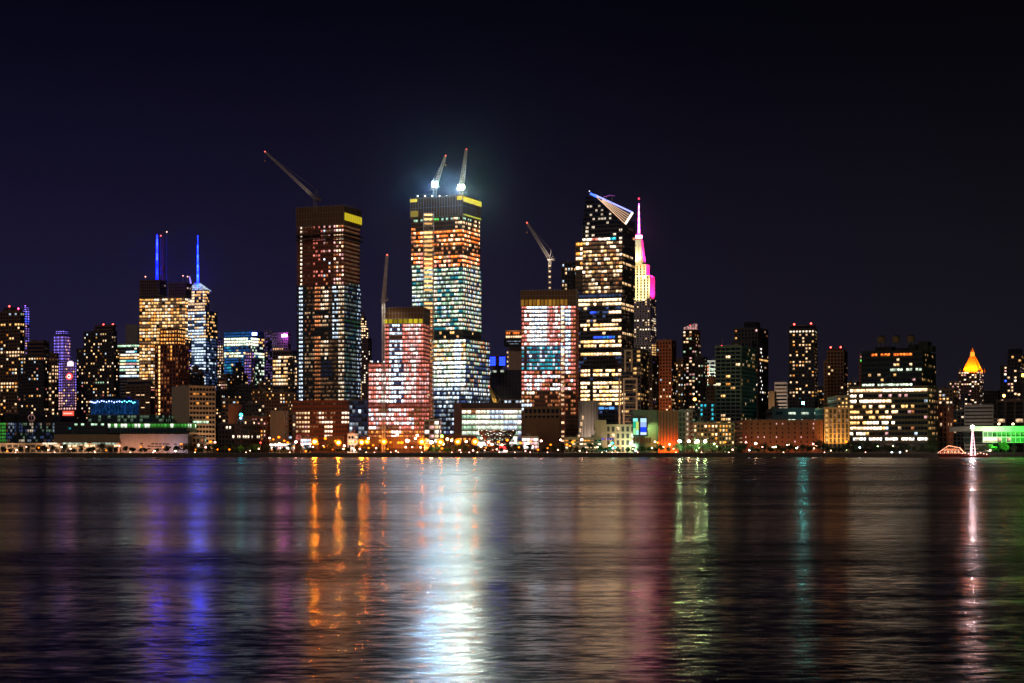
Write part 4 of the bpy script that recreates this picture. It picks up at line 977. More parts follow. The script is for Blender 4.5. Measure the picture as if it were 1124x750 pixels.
b = simple('office_block', 'small pale striped block beyond the dark tower with light streaks', 850.5, 864, 868, 421, 1900, wall='white', fh=4.2, cw=14, pw=.3, sh=2.2, yvis=440, lit=lambda k: 'k' if k.r < .3 else None); b.flood('A', .4, 0, .4, .7, (1, .75, .6), 90000, out=40, angle=100); b.done()
b = simple('row_building', 'little tan box left of the small pale striped block', 844, 850, 852, 431, 1800, wall='beige', fh=4, cw=4, yvis=0, blankA=True); b.flood('A', .4, -.1, .5, .6, (1, .6, .3), 60000, out=40, angle=90); b.done()
b = Bld('apartment_tower', 'dark boxy tower with lit cornice row and two red roof beacons', 'building', 894, 1700, -8)
b.block(866, 894, 897, 362, wall='dark', fh=3.5, cw=3.4, yvis=436, lit=lambda k: 'l.9' if k.py < 365.5 else (['w1.2', 'w.8', 'y', 'a.7', 'w.5'][int(k.r2 * 5)] if k.r < (.9 if 428 < k.py < 432 else .33) else None))
b.block(866.5, 893, 896, 357, 362, Y=1704, wall='brown', piers=False, parapet=0); b.beacon(871, 355.5); b.beacon(889.5, 355); b.done()
b = Bld('apartment_tower', 'smaller brown tower with two red beacons between boxy tower and bright warehouse', 'building', 926, 1800, -8)
b.block(908, 926, 930, 386, wall='brown', fh=3.8, cw=3.6, yvis=440, lit=lambda k: ['w1', 'o.8', 'w.7'][int(k.r2 * 3)] if k.r < (.7 if abs(k.py - 412.5) < 1.4 else .12) and k.py > 398 else None)
b.block(910, 925, 928, 383, 386, Y=1806, wall='rust', piers=False, parapet=0); b.beacon(911, 381); b.beacon(922, 381); b.done()
b = simple('apartment_block', 'brown narrow block attached to the left of the twin-beacon brown tower', 904.5, 911, 913, 398, 1830, wall='brown', fh=3.8, cw=3.6, yvis=440, lit=rnd(.05, WARMD)); b.done()
b = simple('storage_building', 'long red brick warehouse with tiny paired windows behind the shore trees', 815, 903, 906, 463, 1420, -2, wall='brick', fh=4, cw=5.2, pw=4.2, sh=2.2, yvis=487, lit=lambda k: 'p.8' if k.r < .22 and k.i % 3 != 1 else None)
for q in (.1, .37, .65, .9): b.flood('A', q, -.1, q, .4, (1, .28, .1), 3000, out=12, angle=120)
b.clutter(5); b.done()
b = Bld('skylight_building', 'dark roofed block with three big pale windows above the red warehouse', 'building', 905, 1500, -4)
b.block(848, 905, 908, 450, wall='dark', fh=7, cw=11, pw=5, sh=4.2, yvis=462, lit=lambda k: 'e.7' if 452 < k.py < 462 and k.px > 869 else None); b.clutter(6); b.done()
b = Bld('buttressed_building', 'gold uplit building with vertical piers beside the bright warehouse', 'building', 932, 1420, -4)
b.block(905, 932, 934, 449, wall='tan', glass='dark', fh=4.2, cw=3.4, pw=1.3, sh=.6, yvis=487, lit=lambda k: 'y.5' if k.px < 916 and k.i % 2 == 0 else ('k2' if k.r < .3 else None))
for q in (.08, .3, .55, .8): b.flood('A', q, -.05, q, .6, (1, .48, .08), 16000, out=9, angle=80)
b.block(919, 931, 933, 436, 449, Y=1426, wall='tan', fh=4, cw=3, lit=lambda k: 'y1' if k.r < .5 else None); b.done()
# ---------------- big banded warehouse
b = Bld('freight_warehouse', 'huge stepped warehouse with long glaring white window bands and rooftop tanks', 'building', 1000, 1450, -14); b.gain = 1.05
def f(k):
    x, y, B = k.px, k.py, k.face == 'B'
    if B: return ('y.6' if k.r < .4 else 'k2') if k.r2 < .3 else None
    if y > 481: return ['h.9', 'h1.2', 'l1'][int(k.r2 * 3)] if k.i % 5 else None
    segs = {0: (.95, .5), 1: (.2, .2), 2: (.95, 1), 3: (.6, .35), 4: (1, .42), 5: (.75, .55), 6: (.6, .5), 7: (.45, .7), 8: (.35, 1)}
    on, ext = segs[k.j % 9]
    u = (x - 933) / 92
    if u < ext and k.r < on: return ['l1.6', 'w1.5', 'l1.3', 'w1.2', 'y1.2'][int(h3(k.i // 5, k.j, 4) * 5)]
    return ['w.8', 'p.6', 'x', 'c.6'][int(k.r2 * 4)] if k.r < .14 else None
b.block(933, 1018, 1029, 425, wall='brown', fh=4.7, cw=2.9, pw=.12, sh=2.1, yvis=488, lit=f)
def f(k):
    x, y, B = k.px, k.py, k.face == 'B'
    if B: return 'y.5' if k.r < .12 else None
    if 387 < y < 392: return 'o1.1' if (955 < x < 978 or 982 < x < 1000) and k.r < .9 else None
    if 404 < y < 409: return 'e.8' if x > 975 and k.r < .85 else None
    if 421 < y < 427: return 'e1.2' if x < 1002 and k.r < .95 else None
    return ['w.8', 'p.6', 'y.7'][int(k.r2 * 3)] if k.r < .07 else None
b.block(946, 1012, 1029, 386, 425, Y=1470, wall='black', fh=4.7, cw=2.9, pw=.4, sh=2.2, lit=f)
b.house(953, 972, 6, 'black', yin=6); b.house(975, 988, 4, 'black', yin=7); b.house(990, 999, 8, 'black', yin=6); b.house(1001, 1012, 11, 'black', yin=5); b.house(1013, 1017, 6, 'black', yin=5)
w, d, H, L = b.last; b.last = (w, d, H + 5.6, L)
for q in (960, 976.5, 993): b.tank(q, 4, 3.6, 5.4)
b.last = (w, d, H, L); b.done(100)
b = simple('apartment_block', 'dark block with green lit sign patch left of the stepped warehouse roof', 943.5, 949, 952, 390, 1800, wall='rust', fh=4, cw=3, yvis=430, lit=lambda k: 'p.9' if k.py < 393 else ('n.8' if k.py < 400 and k.r < .6 else ('w.7' if k.r < .1 else None))); b.done()
b = simple('apartment_block', 'brown terraced block with many small windows behind the stepped warehouse end', 1030, 1046, 1052, 428, 1650, wall='brown', fh=3.7, cw=3.4, yvis=475, lit=rnd(.22, WARM)); b.clutter(3); b.done()
b = simple('apartment_block', 'plain brown block with vertical lit slots between warehouse and pyramid tower', 1026, 1040, 1046, 447, 1560, wall='rust', fh=5, cw=4.4, pw=2.2, yvis=484, lit=rnd(.12, ['a.6', 'x', 'w.5'])); b.done()
# ---------------- gold pyramid tower
b = Bld('pyramid_tower', 'dark tower crowned with a glowing gold pyramid roof', 'skyscraper', 1075, 2900, -14)
b.block(1052, 1075, 1079.5, 408, wall='brown', fh=4, cw=4.6, yvis=445, lit=lambda k: (['l1.1', 'p', 'w1'][int(k.r2 * 3)] if k.r < (.45 if k.py < 420 else .14) else None))
w, d, H, L = b.last; mb = MB(); cx_, cy_ = -w * .42, d * .45
hh = (406 - 383) * 2900 / F
mb.hexa([(cx_ - 15, cy_ - 15, 0), (cx_ + 15, cy_ - 15, 0), (cx_ + 15, cy_ + 15, 0), (cx_ - 15, cy_ + 15, 0), (cx_ - 4, cy_ - 4, hh * .72), (cx_ + 4, cy_ - 4, hh * .72), (cx_ + 4, cy_ + 4, hh * .72), (cx_ - 4, cy_ + 4, hh * .72)], M['gold'])
for i in range(7):
    t = (i - 3) * 4.4; mb.bar((cx_ + t, cy_ - 15.3, 0), (cx_ + t * .26, cy_ - 4.2, hh * .72), .45, M['gold']); mb.bar((cx_ + 15.3, cy_ + t, 0), (cx_ + 4.2, cy_ + t * .26, hh * .72), .45, M['gold'])
mb.build('pyramid_roof', b.root, L + Vector((0, 0, H + 1)))
mb = MB(); mb.bar((0, 0, 0), (0, 0, 8), 4.2, lamp_mat((1, .38, .03), 1.5), 3.4, 8); mb.bar((0, 0, 8), (0, 0, 16), 3.2, M['gold'], .3, 8); mb.build('lantern', b.root, L + Vector((cx_, cy_, H + 1 + hh * .72)))
for sx_ in (-1, 1):
    for sy_ in (-1, 1):
        mb = MB(); mb.bar((0, 0, 0), (0, 0, 7), 1.8, M['gold'], .2, 6); mb.build('corner_pinnacle', b.root, L + Vector((cx_ + 18 * sx_, cy_ + 18 * sy_, H)))
for (x, y) in ((-8, -30), (10, -30), (30, -8), (30, 10)):
    spot(L + Vector((cx_ + x, cy_ + y, H - 2)), L + Vector((cx_ + x * .2, cy_ + y * .2, H + hh * .35)), (1, .20, .006), 230000, 75, parent=b.root)
b.block(1044, 1062, 1066, 432, Y=2850, wall='dark', fh=4, cw=4.6, yvis=450, lit=rnd(.2, ['p', 'w', 'l'])); b.done()
b = simple('office_block', 'low dark block with pinkish windows left of the pyramid tower', 1042, 1050, 1054, 420, 2300, wall='brown', fh=4, cw=4, yvis=445, lit=lambda k: ['p.9', 'w', 'l'][int(k.r2 * 3)] if k.r < .35 else None); b.done()
b = simple('storage_building', 'windowless grey-brown hall with striped wall below the pyramid tower', 1059, 1090, 1094, 446, 1560, wall='grey', fh=3.4, cw=30, pw=.4, sh=2.2, yvis=0); b.clutter(3); b.flood('A', .5, -.1, .5, .6, (1, .8, .5), 20000, out=40, angle=110); b.done()
b = Bld('apartment_tower', 'stepped dark tower with one blue light at the right edge', 'building', 1120, 1900, -6)
b.block(1098, 1120, 1126, 402, wall='dark', fh=3.8, cw=3.5, yvis=470, lit=lambda k: 'b1.5' if 1101 < k.px < 1104 and 416 < k.py < 419 else (['w1', 'l1.2', 'p.8', 'w.7'][int(k.r2 * 4)] if k.r < (.4 if k.py < 432 and k.px > 1101 else .16) else None))
b.block(1106, 1121, 1126, 390, 402, Y=1905, wall='dark', fh=3.8, cw=3.5, lit=lambda k: 'y1' if k.r < .25 else None); b.block(1107, 1119, 1122, 384.5, 390, Y=1910, wall='black', piers=False); b.done()
b = simple('apartment_block', 'dark block with long vertical pale piers above the green-lit pavilion', 1094, 1124, 1134, 441, 1600, wall='dark', fh=4, cw=8, pw=1.6, sh=.5, yvis=470, lit=lambda k: 'w.6' if 458 < k.py < 466 and k.r < .5 else None); b.done()
b = simple('apartment_tower', 'plain black tower cut off by the right edge', 1116, 1134, 1138, 415, 1750, -6, wall='black', fh=4, cw=4, yvis=460, lit=rnd(.08, WARM)); b.done()

# ================================================================== WATERFRONT BUILDINGS
b = Bld('drum_arena', 'round blue glowing glass building with sparkling lights along its top', 'building', 147, 1550, 0)
cx_, rx, ry = X(122.5, 1560), 22, 16; mb = MB(); Hb = Z(439, 1560) - G; z0_ = 12
n = 48
for i in range(n):
    t0, t1 = 2 * math.pi * i / n, 2 * math.pi * (i + 1) / n
    P_ = lambda t, k=1: (rx * k * math.cos(t), ry * k * math.sin(t))
    a_, c_ = P_(t0), P_(t1); a2, c2 = P_(t0, 1.05), P_(t1, 1.05)
    mb.poly([(*a_, z0_), (*c_, z0_), (*c2, Hb), (*a2, Hb)], lit_mat('q.9'))
    mb.bar((*a_, z0_), (*a2, Hb), .22, M['blueglass'])
    mb.poly([(*a2, Hb), (*c2, Hb), (*P_(t1, .6), Hb + 2.6), (*P_(t0, .6), Hb + 2.6)], M['blueglass'])
mb.poly([(*[rx * .6 * math.cos(2 * math.pi * i / n), ry * .6 * math.sin(2 * math.pi * i / n)], Hb + 2.6) for i in range(n)], M['blueglass'])
for z in range(z0_, int(Hb), 3):
    for i in range(n):
        t0, t1 = 2 * math.pi * i / n, 2 * math.pi * (i + 1) / n; k = 1.003 + .05 * (z - z0_) / (Hb - z0_)
        mb.bar((rx * k * math.cos(t0), ry * k * math.sin(t0), z), (rx * k * math.cos(t1), ry * k * math.sin(t1), z), .14, M['blueglass'])
mb.bar((0, 0, 0), (0, 0, z0_), 18, M['dark'], n=32)
cl = Vector(b.local((cx_, 1572, G))); mb.build('glass_drum', b.root, cl)
for i in range(22):
    t = -math.pi / 2 + (i - 10.5) * .105; m2 = MB(); m2.ball((rx * 1.07 * math.cos(t), ry * 1.07 * math.sin(t), Hb - 1.2 - h3(i, 4) * 1.6), .65, lamp_mat((.35, .45, 1) if i < 15 else (.1, .6, .7), 3 + 4 * h3(i, 8)), 6, 4); m2.build('rim_lamp', b.root, cl)
b.done()
b = Bld('convention_centre', 'long dark green glass convention hall with glowing lime roofline', 'building', 205, 1480, -4)
b.block(97, 178, 181, 456, Y=1500, wall='greenwall', glass='tealglass', fh=3, cw=3, pw=.25, sh=.3, yvis=464, lit=lambda k: 'g.10' if k.r < .4 else None, parapet=.3, d=40)
b.block(118, 205, 208, 465, 475, Y=1470, wall='greenwall', glass='tealglass', fh=3.4, cw=3, pw=.3, sh=.5, yvis=472, lit=lambda k: ('e1' if k.r < .35 else 'n.25') if k.j > 0 else 'n.25', parapet=.4, d=40)
b.block(60, 118, 119, 464, 477, Y=1474, wall='dark', glass='tealglass', fh=3.4, cw=3, pw=.3, yvis=474, lit=lambda k: 'g1' if k.j == 2 and k.px > 78 and k.r < .55 else ('t.6' if k.r < .1 else None), parapet=.3, d=30); b.done(100)
b = Bld('glass_pavilion', 'faceted green and blue glass hall with black saw roof at the far left', 'building', 60, 1500, -4)
b.block(-12, 60, 62, 464, wall='dark', glass='tealglass', fh=3.0, cw=2.0, pw=.3, sh=.5, yvis=486, parapet=0, lit=lambda k: ('n.25' if k.px < 7 else ['d.5', 'c.12', 'd.7', 'l.25', 'k1', 'g.1'][int(h3(k.i // 3, k.j // 2, 8) * 6)] if k.r < .6 else None))
w, d, H, L = b.last; mb = MB()
for i in range(5):
    x = -w + i * w / 5
    mb.hexa([(x, 0, 0), (x + w / 5 - .3, 0, 0), (x + w / 5 - .3, 20, 0), (x, 20, 0), (x + 3, 2, 5 + (i % 2) * 3), (x + w / 5 - 3, 2, 7 - (i % 2) * 2), (x + w / 5 - 3, 18, 7), (x + 3, 18, 6)], M['black'])
mb.build('saw_roof', b.root, L + Vector((0, 0, H + .3)))
mb = MB()
for i in range(20):
    t0, t1 = 2 * math.pi * i / 20, 2 * math.pi * (i + 1) / 20
    mb.bar((3 * math.cos(t0), 0, 3 * math.sin(t0)), (3 * math.cos(t1), 0, 3 * math.sin(t1)), .5, lit_mat('p.35'))
mb.bar((0, 0, -2.6), (0, 0, 2.6), .25, lit_mat('p.3')); mb.build('round_emblem', b.root, b.local((X(35.5, 1485), 1482, Z(459, 1485))))
for q in (56, 61):
    pass
b.done(60)
b = Bld('cruise_terminal', 'long brown-walled terminal with a lit lime strip above beige arches', 'building', 131, 1400, -2)
b.block(60, 131, 132, 478, Y=1410, wall='tan', glass='dark', fh=4, cw=30, yvis=0, blankA=True, parapet=.5)
b.block(-12, 131, 132, 487.5, Y=1380, wall='beige', glass='dark', fh=4, cw=5, pw=1.2, sh=1.4, yvis=492, lit=lambda k: ('w.9' if k.r < .25 else ('k2' if k.r < .6 else None)), parapet=.5)
mb = MB()
for i in range(15):
    if i in (3, 9): continue
    mb.box(i * 4.2, i * 4.2 + 3.8, 0, .6, 0, 1.5, lit_mat('e1.3' if i > 2 else 'l1.3'))
mb.build('clerestory', b.root, b.local((X(47, 1379), 1379, Z(488, 1379)))); b.last = (110, 20, 10, Vector((0, -20, 0)))
for q in (.2, .5, .8): b.flood('A', q, .1, q, .5, (1, .6, .35), 9000, out=14, angle=120)
b.done()
b = Bld('bus_depot', 'pink-lit concrete depot with rows of dark slanted slots beside the terminal', 'building', 206, 1385, -2)
b.block(132, 206, 207, 477.5, wall='concrete', glass='dark', fh=12, cw=100, yvis=0, blankA=True, parapet=.5, d=30)
w, d, H, L = b.last; mb = MB()
for i in range(12):
    for j in range(3):
        if h3(i, j, 9) < .6: mb.box(-w + 17 + i * 3.2, -w + 19.5 + i * 3.2, -.42, -.39, 3.2 + j * 2.2 - .08 * i, 4.2 + j * 2.2 - .08 * i, M['black'])
mb.build('wall_slots', b.root, L, kind='stuff')
for q in (.06, .25, .45, .65, .85): b.flood('A', q, .05, q, .5, (1, .42, .27) if q < .7 else (.9, .7, 1), 4500, out=12, angle=130)
b.done()
b = simple('ticket_pavilion', 'small white-lit shed behind bushes right of the slotted depot', 207, 224, 226, 481, 1400, -4, wall='white', fh=4, cw=3, yvis=490, lit=lambda k: ['l1.2', 'x', 'g', 'p'][int(k.r2 * 4)] if k.r < .6 else None); b.done()
b = simple('site_office', 'long low shed glowing white under the amber windowed block', 296, 322, 323, 487, 1390, -2, wall='white', fh=3, cw=3, pw=.3, sh=.6, yvis=495, lit=lambda k: 'h1.4' if k.r < .8 else 'p', parapet=.3); b.done()
b = simple('site_office', 'white-lit glass box under the red hoarding of the dark podium', 330, 340, 341, 482, 1400, -2, wall='white', fh=3.4, cw=2.6, pw=.3, sh=.6, yvis=493, lit=lambda k: 'c1.1' if k.r < .9 else 'l', parapet=.3); b.done()
b = simple('site_office', 'grey site cabin with pale upper wall in front of the glass annex', 382, 392, 393, 478, 1400, -2, wall='white', fh=3.6, cw=3, pw=.6, yvis=490, lit=lambda k: 'w1' if k.r < .3 else None); b.flood('A', .5, 0, .5, .5, (1, .8, .6), 8000, out=12, angle=120); b.done()
b = simple('stair_block', 'white scaffold-like block between the red-lit frame and the white-lit tower base', 466, 482, 484, 462, 1540, -6, wall='white', glass='brown', fh=4.2, cw=4, pw=.8, sh=.8, yvis=486, lit=lambda k: ['h1', 'w.8', 'p.8', 'k3'][int(k.r2 * 4)] if k.r < .7 else None); b.done()
b = simple('low_hall', 'dark low hall with orange uplit wall left of the copper sculpture', 484, 522, 523, 480, 1480, -3, wall='brick', glass='dark', fh=4.5, cw=4, yvis=487, lit=rnd(.4, ['a', 'x', 'y.8', 'o.6'])); b.done()
b = simple('kiosk_row', 'row of brightly lit white kiosks under the clerestory box', 573, 590, 591, 481, 1420, -2, wall='white', fh=3.5, cw=3, pw=.3, sh=.5, yvis=494, lit=lambda k: 'h1.3' if k.r < .7 else 'p1'); b.done()
b = simple('canopy_shed', 'wide low shed with amber-lit eaves in front of the concrete silo', 620, 660, 661, 482, 1420, -2, wall='beige', fh=3.4, cw=3.2, pw=.5, yvis=493, lit=lambda k: ['l1.2', 'w1.2', 'a', 'k3'][int(k.r2 * 4)] if k.r < .65 else None); b.done()
# fluted concrete tower foot
b = Bld('concrete_silo', 'fluted grey concrete drum flaring at its foot below the sloped tower', 'building', 646, 1560, 0)
mb = MB(); n = 40; lev = [(0, 13.5), (6, 11.5), (14, 10.2), (26, 9.6), (38, 9.8), (Z(440, 1560) - G, 9.8)]
for j in range(len(lev) - 1):
    for i in range(n):
        t0, t1 = 2 * math.pi * i / n, 2 * math.pi * (i + 1) / n
        k0, k1 = (1.0, .93) if i % 2 else (.93, 1.0)
        (za, ra), (zb_, rb) = lev[j], lev[j + 1]
        mb.poly([(ra * k0 * math.cos(t0), ra * k0 * math.sin(t0), za), (ra * k1 * math.cos(t1), ra * k1 * math.sin(t1), za), (rb * k1 * math.cos(t1), rb * k1 * math.sin(t1), zb_), (rb * k0 * math.cos(t0), rb * k0 * math.sin(t0), zb_)], M['concrete'])
mb.poly([(9.8 * math.cos(2 * math.pi * i / n), 9.8 * math.sin(2 * math.pi * i / n), lev[-1][0] + .02) for i in range(n)], M['dark'])
mb.build('fluted_shell', b.root)
for i in range(6):
    m2 = MB(); t = -math.pi / 2 - .8 + i * .12; m2.box(-1, 1, -.3, .2, 0, 3.5, lit_mat('w1.4')); m2.build('window', b.root, Vector((10.8 * math.cos(t) - 4, -11.5, 1 + 6 * i)))
spot(b.c0 + Vector((0, -30, 2)), b.c0 + Vector((0, 0, 22)), (1, .75, .6), 40000, 80); b.done()
b = Bld('beige_hall', 'beige classical low building with square openings and a glowing blank end wall', 'building', 697, 1440, -2)
b.block(665, 697, 698, 467.5, wall='beige', glass='dark', fh=5.4, cw=4, pw=1.9, sh=1.7, yvis=489, lit=lambda k: ('e1' if k.px > 689 and k.r < .5 else ('w.8' if k.r < .2 else None)), parapet=1)
b.block(653.5, 665, 666, 463, Y=1436, wall='beige', fh=5, cw=4, yvis=0, blankA=True)
mb = MB(); 
for i in range(7): mb.box(i * 2.2, i * 2.2 + 1.8, -.6, -.1, 0, 1.8, lit_mat(['p1.2', 'c1', 'v1', 'p', 'v.8', 'b.8', 'v.6'][i]))
mb.build('canopy_lights', b.root, b.local((X(655, 1430), 1430, Z(483, 1430))))
b.last = (30, 20, 18, Vector((0, 0, 0)))
b.flood('A', .5, .1, .5, .5, (1, .75, .45), 12000, out=14, angle=130); b.flood('A', -.1, .2, -.1, .7, (1, .62, .35), 13000, out=14, angle=110); b.flood('A', .95, .1, .95, .6, (.6, 1, .6), 20000, out=12, angle=110)
b.done()
b = Bld('billboard_building', 'low block carrying a glowing billboard of green, white and blue panels', 'building', 722, 1430, -2)
b.block(696, 722, 723, 452, wall='greenwall', glass='dark', fh=4.6, cw=4, pw=.6, sh=.5, yvis=0, blankA=True)
w, d, H, L = b.last; mb = MB(); k = 1430 / F
def pan(x0, x1, y0, y1, rgb, s): mb.box((x0 - 709) * k, (x1 - 709) * k, -.9, -.5, (490 - y1) * k, (490 - y0) * k, lamp_mat(rgb, s))
mb.box((694.5 - 709) * k, (711 - 709) * k, -.5, .3, (490 - 479) * k, (490 - 458.5) * k, M['dark'])
pan(695, 700, 459.5, 463, (.3, 1, .9), 1.1); pan(695, 698, 463.2, 470, (.02, .55, .3), .9); pan(698.2, 701, 463.2, 472, (.7, .9, .2), .9); pan(695, 698, 470.2, 477.5, (.35, .9, .35), 1); pan(698.2, 701, 472.2, 477.5, (.4, 1, .9), 1.1)
pan(703, 709.5, 459.5, 464, (.5, .8, 1), 1.2); pan(703, 709.5, 464.2, 469, (.35, .5, .9), 1.1); pan(703, 709.5, 469.2, 474.5, (.01, .05, .9), 1.3); pan(703, 709.5, 474.7, 477.5, (.6, .75, 1), 1.3)
mb.build('billboard_panel', b.root, b.local((X(709, 1424), 1424, Z(490, 1424))))
mb = MB()
for i in range(6): mb.box((695 - 709 + i * 3.4) * k, (697.6 - 709 + i * 3.4) * k, -.4, -.2, 0, 5.2, M['brick'])
mb.build('shutter', b.root, b.local((X(709, 1424), 1424, Z(487, 1424))))
b.flood('A', .6, .6, .75, .5, (.7, 1, .3), 9000, out=8, angle=120); b.done()
b = Bld('storage_building', 'rust-coloured blank wall lit fiery orange along its foot', 'building', 744, 1425, -3)
b.block(723, 744, 745, 452.5, wall='brick', glass='dark', fh=30, cw=2.6, pw=1.9, sh=.3, yvis=0)
b.flood('A', .15, -.1, .15, .15, (1, .16, .01), 15000, out=7, angle=120); b.flood('A', .5, -.1, .5, .15, (1, .16, .01), 15000, out=7, angle=120); b.flood('A', .85, -.1, .85, .15, (1, .16, .01), 15000, out=7, angle=120); b.done()
b = simple('storage_building', 'dark grey narrow building with pale stairwell strip right of the orange-lit wall', 745, 760, 762, 452, 1440, -3, wall='grey', glass='dark', fh=4.5, cw=3, pw=1.2, yvis=484, lit=lambda k: 'l.25' if k.i == k.n - 2 else None); b.done()
b = simple('row_building', 'low pinkish brick terrace with many glowing windows under the teal lit block', 761, 788, 789, 466, 1400, -2, wall='brick', fh=3.3, cw=2.9, pw=1.1, sh=1.3, yvis=487, lit=rnd(.45, ['w', 'w1.3', 'p.8', 'a.8', 'k3', 'y'])); b.clutter(3); b.done()
b = simple('row_building', 'low terrace end with amber lit windows below the balcony slab', 789, 806, 807, 466, 1395, -2, wall='brown', fh=3.3, cw=2.9, pw=1.1, sh=1.3, yvis=487, lit=rnd(.5, ['w', 'a', 'y', 'w1.3'])); b.clutter(2); b.done()
# green pavilion
b = Bld('waterfront_pavilion', 'flat-roofed pier pavilion flooded with bright green light at the right edge', 'building', 1130, 1380, -2)
b.block(1079, 1130, 1131, 474, 486, Y=1380, wall='white', glass='greenwall', fh=4.4, cw=4, pw=.35, sh=.8, yvis=486, lit=lambda k: ('l1.1' if k.px < 1092 and k.j == 0 else ('p.5' if k.j == 0 and k.r < .6 else ('n.35' if k.r < .6 else None))), parapet=0)
mb = MB(); w, d, H, L = b.last; mb.box(-w - 12, 6, -7, d, H + .5, H + 4.6, M['white']); mb.build('roof_canopy', b.root, L)
for q, c in ((.0, (.95, 1, .7)), (.3, (.35, 1, .35)), (.55, (.02, 1, .04)), (.75, (.02, 1, .04)), (.95, (.02, 1, .04))):
    b.flood('A', q, .5, q, 1.1, c, 10000, out=17, angle=140)
b.done()
# filler quarter behind the towers
rows_ = [
    (8, 24, 440, 2100, 'black', .10, 'short black block low behind the far left glass hall'), (88, 104, 430, 2300, 'brown', .25, 'rust low block glimpsed under the bulky stepped apartment block'),
    (328, 345, 430, 2400, 'dark', .12, 'dark block hidden mostly by the dark podium'), (404, 421, 425, 2250, 'dark', .12, 'dark low block left of the slender pale crane'),
    (528, 545, 418, 2300, 'brown', .18, 'brown block behind the dark curved-roof hall'), (551, 562, 412, 2450, 'dark', .25, 'dark block right of the twin blue signs'),
    (722, 740, 440, 2100, 'dark', .15, 'black low block behind the orange-brown brick tower'), (756, 775, 440, 2050, 'brown', .22, 'brown block under the salmon-crowned tower, next to the orange lamp'),
    (838, 856, 446, 1900, 'black', .16, 'black low block right of the light-streaked tower'), (858, 880, 437, 2000, 'dark', .18, 'dark block under the boxy twin-beacon tower'),
    (882, 902, 434, 2050, 'dark', .14, 'very dark block right of the teal-white street lamp'), (896, 912, 425, 2200, 'black', .20, 'black block behind the narrow brown attached block'),
    (926, 943, 420, 2300, 'dark', .22, 'dark block with few windows left of the green sign patch'), (930, 944, 436, 1900, 'brown', .2, 'brown block touching the bright warehouse at its left'),
    (1080, 1098, 430, 2200, 'black', .1, 'black low block between pyramid tower and stepped right tower'), (1046, 1062, 452, 1620, 'dark', .12, 'black block under the windowed terrace near the pyramid tower'),
    (225, 240, 434, 2200, 'dark', .25, 'dark block right behind the beige banded block'), (284, 300, 420, 2350, 'brown', .25, 'brown block under the purple-grey slab'),
    (788, 800, 450, 1750, 'dark', .15, 'black sliver of a block left of the balcony slab foot'), (498, 520, 440, 1900, 'dark', .1, 'dark block behind the shopping building portal'),
    (640, 664, 420, 2500, 'black', .1, 'black block behind the foot of the sloped tower'), (128, 150, 436, 2000, 'brown', .15, 'brown block above the low slatted block'),
    (244, 262, 440, 1620, 'brown', .22, 'brown tenement above the reddish blank-walled block'), (270, 290, 444, 1560, 'dark', .25, 'dark tenement above the brick low-rise with reddish windows'),
    (312, 324, 455, 1500, 'brown', .2, 'narrow tenement between windowless box and dark podium'), (826, 846, 430, 2100, 'dark', .2, 'dark tenement low behind the balcony slab'),
]
for (x0, x1, yt, Y, wm, p, lab) in rows_:
    b = simple('apartment_block' if wm != 'brown' else 'tenement', lab, x0, x1 - 3, x1, yt, Y, wall=wm, fh=3.7, cw=3.7, pw=1.2, yvis=min(486, yt + 42), lit=rnd(p, WARM))
    b.clutter(3); b.done()
# ================================================================== GROUND AND WATER
mb = MB(); mb.poly([(-5000, 1306, G), (5000, 1306, G), (7000, 9000, G), (-7000, 9000, G)], M['soil']); o = mb.build('ground'); o['kind'] = 'structure'
mb = MB(); mb.box(-1500, 1500, 1300, 1306, -2, G + .004, M['stone'])
for i in range(260): mb.box(-600 + i * 4.6, -600 + i * 4.6 + .5, 1299.5, 1299.99, -1, G - .3, M['wood'])
mb.box(-1500, 1500, 1299.6, 1300.4, G + .01, G + .35, M['concrete']); o = mb.build('quay'); o['kind'] = 'structure'
mb = MB(); mb.poly([(-1500, 1345, G + .02), (1500, 1345, G + .02), (1500, 1366, G + .02), (-1500, 1366, G + .02)], M['asphalt'])
for i in range(300):
    x = -750 + i * 5; mb.poly([(x, 1355.4, G + .03), (x + 2.5, 1355.4, G + .03), (x + 2.5, 1355.7, G + .03), (x, 1355.7, G + .03)], M['white'])
o = mb.build('road'); o['kind'] = 'structure'
mb = MB(); mb.box(-1500, 1500, 1341, 1344.9, G - .5, G + .13, M['concrete']); o = mb.build('pavement'); o['kind'] = 'structure'

